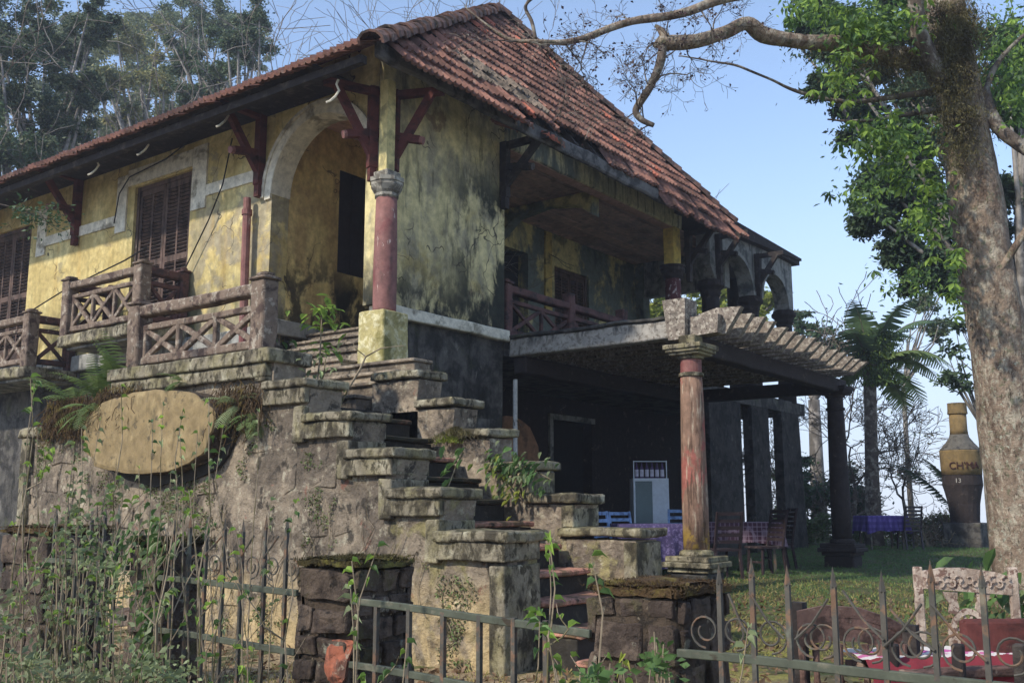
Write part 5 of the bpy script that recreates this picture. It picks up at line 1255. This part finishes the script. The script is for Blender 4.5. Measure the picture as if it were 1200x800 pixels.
    for i in range(26000):
        if i%3: px,py=rg.gauss(1118,16),rg.triangular(-5,150,20)
        elif i%2: px,py=rg.gauss(1040,40),rg.gauss(72,20)
        else: px,py=rg.gauss(1125,14),rg.triangular(120,210,130)
        q=PD(11-rg.uniform(.30,.48),px,py); P.append(tuple(q))
    leaf_cloud('moss_beard',P,.045,l_hang,t,droop=1.6,aspect=5,seed=7)
    P=[]
    for i in range(5000):
        q=PD(11-rg.uniform(.05,.30),rg.gauss(1190,12),rg.gauss([520,150,430][i%3],30)); P.append(tuple(q))
    # large palmate leaf clusters on this tree: a shared mesh of drooping leaflets
    def cluster(nl=6,L=.14):
        vs=[];fs=[]
        for k in range(nl):
            a=2*math.pi*k/nl+.2; d=V(math.cos(a)*.75,math.sin(a)*.75,-.55).normalized(); s=d.cross(V(0,0,1)).normalized(); u=s.cross(d)
            b=len(vs); c=V(0,0,0)+d*.02
            for (t_,w,dz) in ((0,.0,0),(.3,.16,.03),(.65,.2,.02),(1,.0,-.06)):
                if w==0: vs.append(c+d*L*t_+V(0,0,dz*L*3))
                else:
                    for sg in (-1,0,1): vs.append(c+d*L*t_+s*sg*w*L*1.1+u*(.03*L if sg else -.03*L))
            fs+=[(b,b+1,b+2),(b,b+2,b+3),(b+1,b+4,b+5,b+2),(b+2,b+5,b+6,b+3),(b+4,b+7,b+5),(b+5,b+7,b+6)]
        me=bpy.data.meshes.new('leaf_cluster'); me.from_pydata([tuple(v) for v in vs],[],fs); return me
    lm=[]
    for mt in (l_br,l_mid): me=cluster(); me.materials.append(mt); lm.append(me)
    zones=[((1040,20),(28,16),34,0,10.3),((1000,40),(22,14),16,0,10.3),((985,85),(16,20),14,0,10.3),((1035,150),(20,14),12,0,10.4),((1060,165),(24,16),18,0,10.4),((1020,170),(22,18),14,1,10.6),((1050,200),(20,12),8,0,10.5),((1090,230),(14,24),14,0,10.4),((1075,260),(20,10),9,0,10.3),((1118,305),(6,14),5,0,10.3),((1119,345),(5,10),4,0,10.3),((1185,115),(14,20),16,1,10.9),((1165,60),(20,30),20,1,11.8),((1190,60),(14,30),16,0,11.2),((955,15),(22,12),14,1,11.2),((1070,330),(24,14),10,1,12.5),((1010,225),(18,14),12,1,12.2),((940,10),(20,8),6,0,10.6)]
    for kk,mt in enumerate((l_br,l_mid)):
        P=[]
        for (c,s_,n_,k,d) in zones:
            for i in range(n_*(6 if kk==0 else 13)): P.append(tuple(PD(d+rg.gauss(.15,.3),rg.gauss(c[0],s_[0]*.85),rg.gauss(c[1],s_[1]*.85))))
        leaf_cloud('small_leaves',P,.085,mt,t,droop=.8,aspect=2.6,seed=60+kk)
    for (c,s,n_,k,d) in zones:
        for i in range(n_):
            o=bpy.data.objects.new('leaf_cluster',lm[k if rg.random()<.85 else 1-k]); C.objects.link(o); o.parent=t; o.matrix_parent_inverse=Matrix.Translation(t.location).inverted()
            o.location=PD(d+rg.uniform(-.3,.4),rg.gauss(c[0],s[0]),rg.gauss(c[1],s[1])); o.rotation_euler=(rg.gauss(0,.35),rg.gauss(0,.35),rg.uniform(0,6.28)); q=rg.uniform(.45,.9); o.scale=(q,q,q)
big_tree()
# epiphyte shoots and vine on the trunk
# ---------------------------------------------------------------- saplings
def mk_leaf(L,w,mat):
    me=bpy.data.meshes.new('leaf'); me.from_pydata([(0,0,0),(L*.3,w*.42,.012),(L*.65,w*.38,.008),(L,0,-.02),(L*.65,-w*.38,.008),(L*.3,-w*.42,.012),(L*.35,0,-.004),(L*.7,0,-.006)],[],[(0,6,1),(1,6,7,2),(2,7,3),(0,5,6),(5,4,7,6),(4,3,7)]); me.materials.append(mat); return me
leafm={}
def getleaf(kind,L):
    key=(kind,round(L,3))
    if key not in leafm: leafm[key]=mk_leaf(L,L*.55,{'b':l_br,'m':l_mid,'g':l_gry,'y':l_spr}[kind])
    return leafm[key]
PAR=[0]
def sapling(label,D,px,py_top,seed,lean=(0,0),leaves=12,kind='m',leafL=.06,r=.006,branch=2,z=None,single=True,top_only=False,cat='sapling',group='thin saplings growing in front of the terrace wall'):
    rg=random.Random(seed); x,y=Dp(D,px); z0=gz(x,y) if z is None else z; top=PD(D,px+lean[0],py_top)
    t=thing('sapling',label,cat,(x,y,z0),group=group); stm=MB(); lines=[]
    b0=V(x,y,z0-.03)
    def line(a,b,rr,n=7,w=.02):
        pts=[];off=V(0,0,0)
        for i in range(n+1):
            s=i/n; off+=V(rg.gauss(0,w),rg.gauss(0,w),0); pts.append(a.lerp(b,s)+off*(1 if i else 0))
        stm.tube(pts,[rr*(1-.7*i/n) for i in range(n+1)],5); lines.append((pts,rr)); return pts
    p=line(b0,top,r)
    for k in range(branch):
        i=rg.randint(1,5); q=p[i]; H_=(top.z-q.z)
        rd=Vector((rg.gauss(0,.5),rg.gauss(0,.5),1.3)).normalized()*max(.10,H_*rg.uniform(.3,.65)); line(q,q+rd,r*.6,5,.015)
    stm.build('stem',m_twig,t)
    mbl=MB()
    for k in range(int(leaves*1.3)):
        pts,rr=lines[rg.randrange(len(lines))] if k>3 else lines[0]
        s=rg.uniform(.3,1) if not top_only else rg.uniform(.82,1); s=s if k>3 else 1-.03*k
        f=s*(len(pts)-1); i=min(int(f),len(pts)-2); q=pts[i].lerp(pts[i+1],f-i)
        L=leafL*rg.choice((.55,.7,.9)); me=getleaf(kind if rg.random()<.8 else 'b',L)
        Mx=Matrix.Translation(q)@Matrix.Rotation(rg.uniform(0,6.28),4,'Z')@Matrix.Rotation(rg.uniform(-.7,.4),4,'Y')@Matrix.Rotation(rg.uniform(-.5,.5),4,'X')
        if single:
            o=bpy.data.objects.new('leaf',me); C.objects.link(o); o.parent=t; o.matrix_parent_inverse=Matrix.Translation(t.location).inverted(); o.matrix_basis=Mx
        else:
            mbl.add([Mx@v.co for v in me.vertices],[tuple(pp.vertices) for pp in me.polygons])
    if not single and mbl.v: mbl.build('leaves',{'b':l_br,'m':l_mid,'g':l_gry,'y':l_spr}[kind],t)
    return t
sp=[ # label, D, px, top, lean, leaves, kind, leafL
('sapling with bright top leaves at the far left edge',4.6,12,440,(0,0),26,'b',.055),
('sapling with tiered leaves rising past the left edge of the plaque',4.9,38,445,(4,0),20,'m',.06),
('tall sapling standing against the left part of the plaque',4.8,142,452,(-4,0),22,'b',.05),
('leaning bare-stemmed sapling in front of the plaque',5.0,190,495,(-12,0),10,'m',.045),
('sapling with small bright tip in front of the middle of the plaque',4.9,205,478,(4,0),14,'m',.045),
('dark-stemmed sapling crossing the right end of the plaque',4.7,228,500,(-6,0),10,'g',.05),
('bushy grey-leaved sapling before the left pier',4.4,60,520,(10,0),46,'g',.05),
('pale leafy sapling before the farthest-left fence',4.3,100,500,(-8,0),44,'g',.05),
('dense leafy sapling left of the vine-covered pier',4.3,122,560,(6,0),60,'g',.05),
('thin sapling with yellow-green leaves below the plaque',4.5,160,570,(-18,0),34,'m',.05),
('forked thin sapling standing at the mossy pier',4.1,185,560,(14,0),24,'g',.05),
('sapling with one bright leaf below the plaque middle',4.3,262,575,(-30,0),14,'b',.05),
('forked sapling before the rusty fence with a bright tip',4.2,240,470,(10,0),12,'m',.05),
('slim sapling with a green top before the rusty fence middle',4.2,268,620,(20,0),18,'b',.06),
('arching sapling crossing the right end of the rusty fence',4.1,352,590,(-30,0),10,'m',.05),
('thin sapling with a bright tuft above the brick-faced pier',3.3,372,640,(40,0),8,'m',.04),
('sapling with green tip against the dark side of the brick-faced pier',3.1,410,655,(22,0),16,'b',.045),
('second sapling leaning over the dark pier side',3.1,425,690,(18,0),10,'g',.045),
('low sapling leaning right before the dark pier side',3.1,428,750,(28,0),8,'m',.04),
('sapling with stacked round leaves beside the stair pier',3.6,645,640,(-8,0),22,'m',.055),
('red-stemmed forked sapling crossing the stair treads',3.1,668,625,(-20,0),14,'b',.05),
('broad-leaved low sapling at the foot of the treads',3.1,610,725,(2,0),16,'m',.06),
('upright sapling with few leaves crossing the right pier face',2.9,720,650,(-6,0),14,'m',.05),
('yellow-tipped short sapling at the foot of the right pier',2.9,738,765,(0,0),12,'y',.035),
('leafy sapling at the right corner of the right pier',2.95,782,758,(-4,0),26,'m',.05),
('creeping sapling with pale leaves leaning on the right pier edge',3.0,815,735,(22,0),12,'g',.05),
('low leafy sapling left of the right pier',3.0,676,742,(2,0),18,'m',.045),
]
for i,(lab,D,px,py,ln,nl,k,L) in enumerate(sp): sapling(lab,D,px,py,100+i,ln,nl,k,L,branch=1 if nl<14 else 3,single=nl<70)
# thin bare stems in between
ORD='first second third fourth fifth sixth seventh eighth ninth tenth eleventh twelfth thirteenth fourteenth fifteenth last'.split()
for i in range(16):
    px=-8+i*22+rnd.uniform(-6,6); sapling(('%s of the thin bare shoots in front of the terrace wall, counted from the left'%ORD[i]),rnd.uniform(3.9,4.9),px,rnd.uniform(470,640),300+i,(rnd.uniform(-7,7),0),4 if i%3 else 10,'g',.045,r=.0045,branch=2,single=True,group='thin bare shoots left of the stairs',cat='shoot')
# broad-leaved vine on the second pier from the left
def vine(label,pts,n,L,kind,seed,sp_=.08,cat='vine',name='vine'):
    rg=random.Random(seed); t=thing(name,label,cat,tuple(pts[-1])); m=MB(); m.tube(pts,[.006]*len(pts),5); m.build('stem',m_twig,t)
    for k in range(n):
        f=rg.uniform(0,len(pts)-1.001); i=int(f); q=Vector(pts[i]).lerp(Vector(pts[i+1]),f-i)+V(rg.gauss(-sp_*.4,sp_*.4),rg.gauss(0,sp_),rg.gauss(0,sp_))
        me=getleaf(kind if rg.random()<.7 else 'g',L*rg.choice((.8,1,1.25)))
        o=bpy.data.objects.new('leaf',me); C.objects.link(o); o.parent=t; o.matrix_parent_inverse=Matrix.Translation(t.location).inverted()
        o.matrix_basis=Matrix.Translation(q)@Matrix.Rotation(math.pi*.75+rg.uniform(-1.1,1.1),4,'Z')@Matrix.Rotation(rg.uniform(.3,1.1),4,'Y')@Matrix.Rotation(rg.gauss(0,.4),4,'X')
    return t
vine('broad-leaved vine hanging down the front of the mossy pier',[(3.33,4.82,1.05),(3.30,4.86,.8),(3.32,4.84,.55),(3.30,4.80,.25)],60,.085,'m',1,.07)
vine('leafy vine over the top left of the mossy pier',[(3.35,5.25,.9),(3.4,5.15,1.08),(3.4,4.95,1.1),(3.36,4.85,1.02)],70,.06,'m',2,.08)
vine('small-leaved vine in front of the farthest-left fence',[(3.3,5.9,.35),(3.3,5.6,.7),(3.32,5.4,1.0),(3.35,5.25,.85)],110,.05,'g',3,.13)
vine('broad-leaved plant at the right edge behind the carved chair',[tuple(P3(5.5,1150,.72)),tuple(P3(5.5,1175,.76)),tuple(P3(5.6,1196,.66)),tuple(P3(5.6,1200,.5))],60,.12,'m',4,.09,cat='plant',name='leafy_plant')
# creeper draped over the stair parapet
vine('green creeper draped over the middle cap of the far parapet',[(7.5,5.75,1.60),(7.46,5.5,1.62),(7.44,5.3,1.55),(7.5,5.12,1.45)],110,.085,'m',5,.09)
vine('yellow-green creeper hanging down the far parapet side',[(7.46,5.8,1.6),(7.44,5.6,1.45),(7.44,5.45,1.3)],50,.07,'y',6,.08)
vine('small plant rooted on the near parapet steps',[(6.5,5.5,1.36),(6.55,5.45,1.55),(6.6,5.4,1.68)],16,.10,'m',8,.06,cat='plant',name='leafy_plant')
def tuft(label,c,n,h,mat,seed,spread=.15,cat='moss',name='moss_clump'):
    rg=random.Random(seed); t=MB()
    for k in range(n):
        a=rg.uniform(0,6.28); r=abs(rg.gauss(0,spread)); p=V(c[0]+r*math.cos(a)*.5,c[1]+r*math.sin(a),c[2]-r*.3); w=V(rg.uniform(-1,1),rg.uniform(-1,1),0).normalized()*.006; e=p+V(rg.gauss(0,h*.5),rg.gauss(0,h*.5),h*rg.uniform(.3,1))
        t.add([p-w,p+w,e],[(0,1,2)])
    o=t.build(name,mat); tag(o,label,cat,kind=None); return o
tuft('brown and green moss clump hanging on the upper far parapet',(7.5,6.25,1.95),1600,.05,l_hang,3,.16)
tuft('grass tuft on the step below the pedestal',(7.45,6.3,1.86),300,.08,l_spr,4,.07)
# porch-side plants
def small_plant(label,c,h,n,L,kind,seed):
    rg=random.Random(seed); t=thing('leafy_plant',label,'plant',tuple(c)); m=MB(); tp=V(c[0]+.03,c[1]-.03,c[2]+h); m.tube([tuple(c),tuple(V(*c).lerp(tp,.5)+V(.02,0,0)),tuple(tp)],[.01,.008,.005],6); m.build('stem',m_twig,t)
    for k in range(n):
        q=tp+V(rg.gauss(0,.10),rg.gauss(0,.12),rg.gauss(-.05,.10)) if k%4 else tp-V(0,0,h*.4)+V(rg.gauss(0,.1),rg.gauss(0,.1),rg.gauss(0,.04))
        o=bpy.data.objects.new('leaf',getleaf(kind,L*rg.choice((.8,1,1.2)))); C.objects.link(o); o.parent=t; o.matrix_parent_inverse=Matrix.Translation(t.location).inverted()
        o.matrix_basis=Matrix.Translation(q)@Matrix.Rotation(rg.uniform(0,6.28),4,'Z')@Matrix.Rotation(rg.uniform(-.2,.9),4,'Y')
small_plant('bright green sapling growing from the second flight beside the pedestal',(6.85,7.55,2.2),1.0,60,.13,'b',1)
small_plant('small bright weed on the terrace edge above the first cap',(6.45,7.75,2.3),.45,34,.09,'m',2)
small_plant('low green weed on the first cap of the near parapet',(6.5,7.1,2.35),.25,22,.08,'g',3)
rg=random.Random(4); bt_=thing('dead_branch','bare forked dead branch leaning across the pedestal','branch',(6.6,7.0,2.1)); mb=MB()
mb.tube([(6.55,6.95,2.05),(6.62,6.85,2.3),(6.68,6.75,2.5),(6.72,6.72,2.62),(6.8,6.6,2.70),(6.9,6.4,2.72)],[.014,.012,.011,.009,.006,.003],6); mb.tube([(6.72,6.72,2.62),(6.66,6.80,2.70),(6.64,6.82,2.76)],[.007,.005,.003],5); mb.build('branch',m_twig,bt_)
# ferns on the terrace wall
def fern(label,c,n,L,seed,el=(.6,1.4),mat=None):
    rg=random.Random(seed); t=thing('fern',label,'fern',tuple(c))
    for k in range(n):
        a=math.pi+rg.uniform(-1.5,1.5); e=rg.uniform(*el); A=MB();B=MB()
        frond(A,B,V(*c),V(math.cos(a),math.sin(a),e),L*rg.uniform(.7,1.1),rg,L*.16,20,1.2)
        o=A.build('frond',mat or l_fern,t)
        for v in B.v: pass
        B2=MB(); pts=[V(*c)]
        B.v=[tuple(Vector(v)) for v in B.v]
    return t
fern('tall fern on the broken terrace wall top, left of the balustrade post',(6.15,9.85,2.42),7,.75,1,(1.4,3.5))
fern('wide fern on the broken terrace wall top, middle of the three',(6.15,10.3,2.38),7,.65,2,(1.0,2.6))
fern('arching fern at the left end of the broken wall top',(6.15,10.75,2.36),6,.7,3,(.5,1.6))
fern('small bright fern on the base course above the plaque',(5.98,8.55,2.45),8,.26,4,(-.5,1))
fern('fern hanging at the right end of the plaque',(5.98,7.65,2.15),9,.38,5,(-.6,.8),l_gry)
fern('fern trailing over the wall right of the plaque',(6.0,7.45,2.05),8,.33,6,(-.8,.5),l_fern)
fern('pale trailing fern on the dry roots left of the plaque',(5.98,10.1,2.28),8,.5,7,(-.5,.5))
# dry roots hanging beside the plaque
def roots(label,y0,y1,z0,z1,n,seed):
    rg=random.Random(seed); m=MB()
    for k in range(n):
        y=rg.uniform(y0,y1); z=z0+rg.uniform(-.08,.08); p=V(6.0-rg.uniform(0,.08),y,z); pts=[p]
        for i in range(5): p=p+V(rg.gauss(-.012,.02),rg.gauss(0,.05),-(z0-z1)/5*rg.uniform(.3,1.2)); pts.append(p)
        m.tube(pts,.004,3,cap=False)
    o=m.build('dry_roots',m_moss); tag(o,label,'roots')
roots('mass of dry brown roots hanging from the broken wall top',9.75,11.0,2.35,1.9,420,1)
roots('dry roots hanging over the top left edge of the plaque',9.2,9.95,2.42,1.95,160,2)
roots('dry roots hanging right of the plaque',7.3,7.95,2.3,1.8,130,3)
# overhead wire across the facade
wr=MB(); wr.tube([(8.9,18.4,4.4),(8.6,15.6,4.78),(8.4,13.6,4.93),(8.3,12.9,5.0)],.012,5); tag(wr.build('wire',m_black),'black wire sagging across the left windows','wire')
wr=MB(); wr.tube([(9.02,11.95,6.7),(9.0,12.1,6.0),(9.0,12.4,5.5),(9.0,12.9,4.85)],.011,5); tag(wr.build('wire',m_black),'dark climbing stem running down the wall right of the shutters','wire')
wr=MB(); wr.tube([(9.02,15.0,5.9),(9.02,14.9,6.4),(9.0,14.6,6.62),(9.0,13.6,6.72),(8.98,12.7,6.95)],.011,5); tag(wr.build('wire',m_black),'dark cable looping over the top of the louvred shutters','wire')
# overhanging twig with dark leaves at the upper left
ov=thing('overhanging_branch','dark leafy twig hanging in front of the left eave','branch',(6,10,5)); mb=MB(); tips=[]
grow(mb,PD(9,-20,235),(.45,-.6,-.02),.32,.008,2,random.Random(3),.5,-.05,.2,.003,5,tips); mb.build('twig',m_bark2,ov)
leaf_cloud('foliage',np.array([tuple(p) for p in tips])[np.random.RandomState(1).randint(0,len(tips),260)]+np.random.RandomState(2).normal(size=(260,3))*.06,.055,l_dark2,ov)
# ---------------------------------------------------------------- grass, leaf litter, pebbles
def scatter(name,label,n,xr,yr,size,mat,seed,fn=None,up=1,aspect=6,cat=None):
    rs=np.random.RandomState(seed); P=[]
    while len(P)<n:
        x=rs.uniform(*xr);y=rs.uniform(*yr)
        if fn and not fn(x,y): continue
        if (3.4<x<3.86 and 0<y<7) or (x>6.0 and 4.3<y<12 and x<9) : continue
        P.append((x,y,gz(x,y)+.002))
    o=leaf_cloud(name,P,size,mat,None,droop=-up,aspect=aspect,seed=seed); o['kind']='stuff'; tag(o,label); return o
scatter('grass','short yellow-green grass of the yard',17000,(4.0,14),(.2,6.2),.05,l_grass,1,lambda x,y: noise.noise(V(x*.9,y*.9,5))>-.15)
scatter('grass','sparse weeds on the bank by the left fence',9000,(2.2,4.6),(3.2,8),.07,l_gry,2,lambda x,y: noise.noise(V(x*2,y*2,1))>-.1)
scatter('grass','short green lawn under and beyond the pergola',40000,(10,26),(2,9),.05,l_mid,3)
scatter('leaf_litter','dry brown leaves on the yard',9000,(4.0,12),(.2,6.2),.06,l_dry,4,up=0,aspect=2.0)
scatter('leaf_litter','dry leaves at the foot of the terrace wall',3000,(3.9,6.0),(3.2,11),.05,l_dry,5,up=0,aspect=2.0)

def bush(label,specs,size,mat,seed,n):
    rs=np.random.RandomState(seed); P=[]
    for (D,px,py,sx,sy) in specs:
        for i in range(n): 
            q=PD(D+rs.normal()*.12,px+rs.normal()*sx,py+rs.normal()*sy)
            if q.z>gz(q.x,q.y) and not(3.36<q.x<3.46): P.append(tuple(q))
    t=thing('undergrowth_bush',label,'bush',tuple(PD(specs[0][0],specs[0][1],790)),group='leafy undergrowth along the left fence')
    leaf_cloud('leaves',P,size,mat,t,droop=.1,seed=seed,aspect=1.8); m=MB(); rg=random.Random(seed)
    for k in range(14):
        D,px,py,sx,sy=rg.choice(specs); a=PD(D,px+rg.gauss(0,sx*.5),800); a.z=gz(a.x,a.y)-.03; b=PD(D,px+rg.gauss(0,sx),py+rg.gauss(0,sy)); m.tube([a,a.lerp(b,.5)+V(rg.gauss(0,.03),rg.gauss(0,.03),0),b],[.006,.004,.002],4,cap=False)
    m.build('stems',m_twig,t); return t
bush('pale leafy bush in front of the fence left of the vine-covered pier',[(4.3,110,650,22,34),(4.3,130,700,24,30),(4.4,85,620,24,35)],.032,l_gry,1,110)
bush('low green bush at the bottom left corner',[(4.0,40,775,34,14),(3.9,110,792,40,9),(4.2,10,720,18,25)],.032,l_ol,2,130)
bush('low mixed bush at the foot of the vine-covered pier',[(3.9,170,775,25,14),(4.0,200,790,20,10)],.032,l_gry,3,120)
bush('sparse green weeds at the foot of the right pier',[(2.9,700,790,18,10),(2.9,770,780,14,16)],.035,l_mid,4,80)

hzb=MB().box(-150,150,-150,150,-42,31).build('haze'); hzb['kind']='stuff'
hm_=bpy.data.materials.new('mountain_haze'); hm_.use_nodes=True; hn=hm_.node_tree.nodes; hn.clear()
ho=hn.new('ShaderNodeOutputMaterial'); hv_=hn.new('ShaderNodeVolumePrincipled'); hv_.inputs['Color'].default_value=(.86,.90,1,1); hv_.inputs['Density'].default_value=.0016; hv_.inputs['Anisotropy'].default_value=.3
hm_.node_tree.links.new(hv_.outputs[0],ho.inputs['Volume']); hzb.data.materials.append(hm_)

# lichen and tiny creepers clinging to the terrace wall under the stairs
def wall_growth():
    rs=np.random.RandomState(12); P=[];Q=[]
    for i in range(60000):
        y=rs.uniform(4.6,11.3); z=rs.uniform(0,2.4)
        if not inpanel(11.5-y,z+.05) : continue
        g=noise.noise(V(y*1.9,z*1.9,7))+.5*noise.noise(V(y*6,z*6,3))
        if g>.20+.10*(y>6.8)+.10*(z<.8): (P if rs.rand()<.55 else Q).append((6.04-rs.uniform(0,.02),y,z))
    o=leaf_cloud('wall_lichen',P,.022,l_fern,None,droop=.5,seed=3,aspect=1.5); o['kind']='stuff'; tag(o,'pale green lichen and tiny leaves clinging to the terrace wall')
    o=leaf_cloud('wall_moss',Q,.026,l_hang,None,droop=.5,seed=4,aspect=1.8); o['kind']='stuff'; tag(o,'brown dry moss clinging to the terrace wall')
    st=MB(); rg=random.Random(4)
    for k in range(70):
        y=rg.uniform(4.9,11.2); z=rg.uniform(.05,.5); p=V(6.03,y,z); pts=[p]
        for i in range(7):
            p=p+V(rg.uniform(-.01,.012),rg.gauss(0,.06),rg.uniform(.05,.16)); p.x=min(6.035,p.x)
            if not inpanel(11.5-p.y,p.z+.05): break
            pts.append(p)
        if len(pts)>2: st.tube(pts,.004,3,cap=False)
    o=st.build('dry_stems',m_twig); o['kind']='stuff'; tag(o,'dry creeper stems on the terrace wall')
wall_growth()
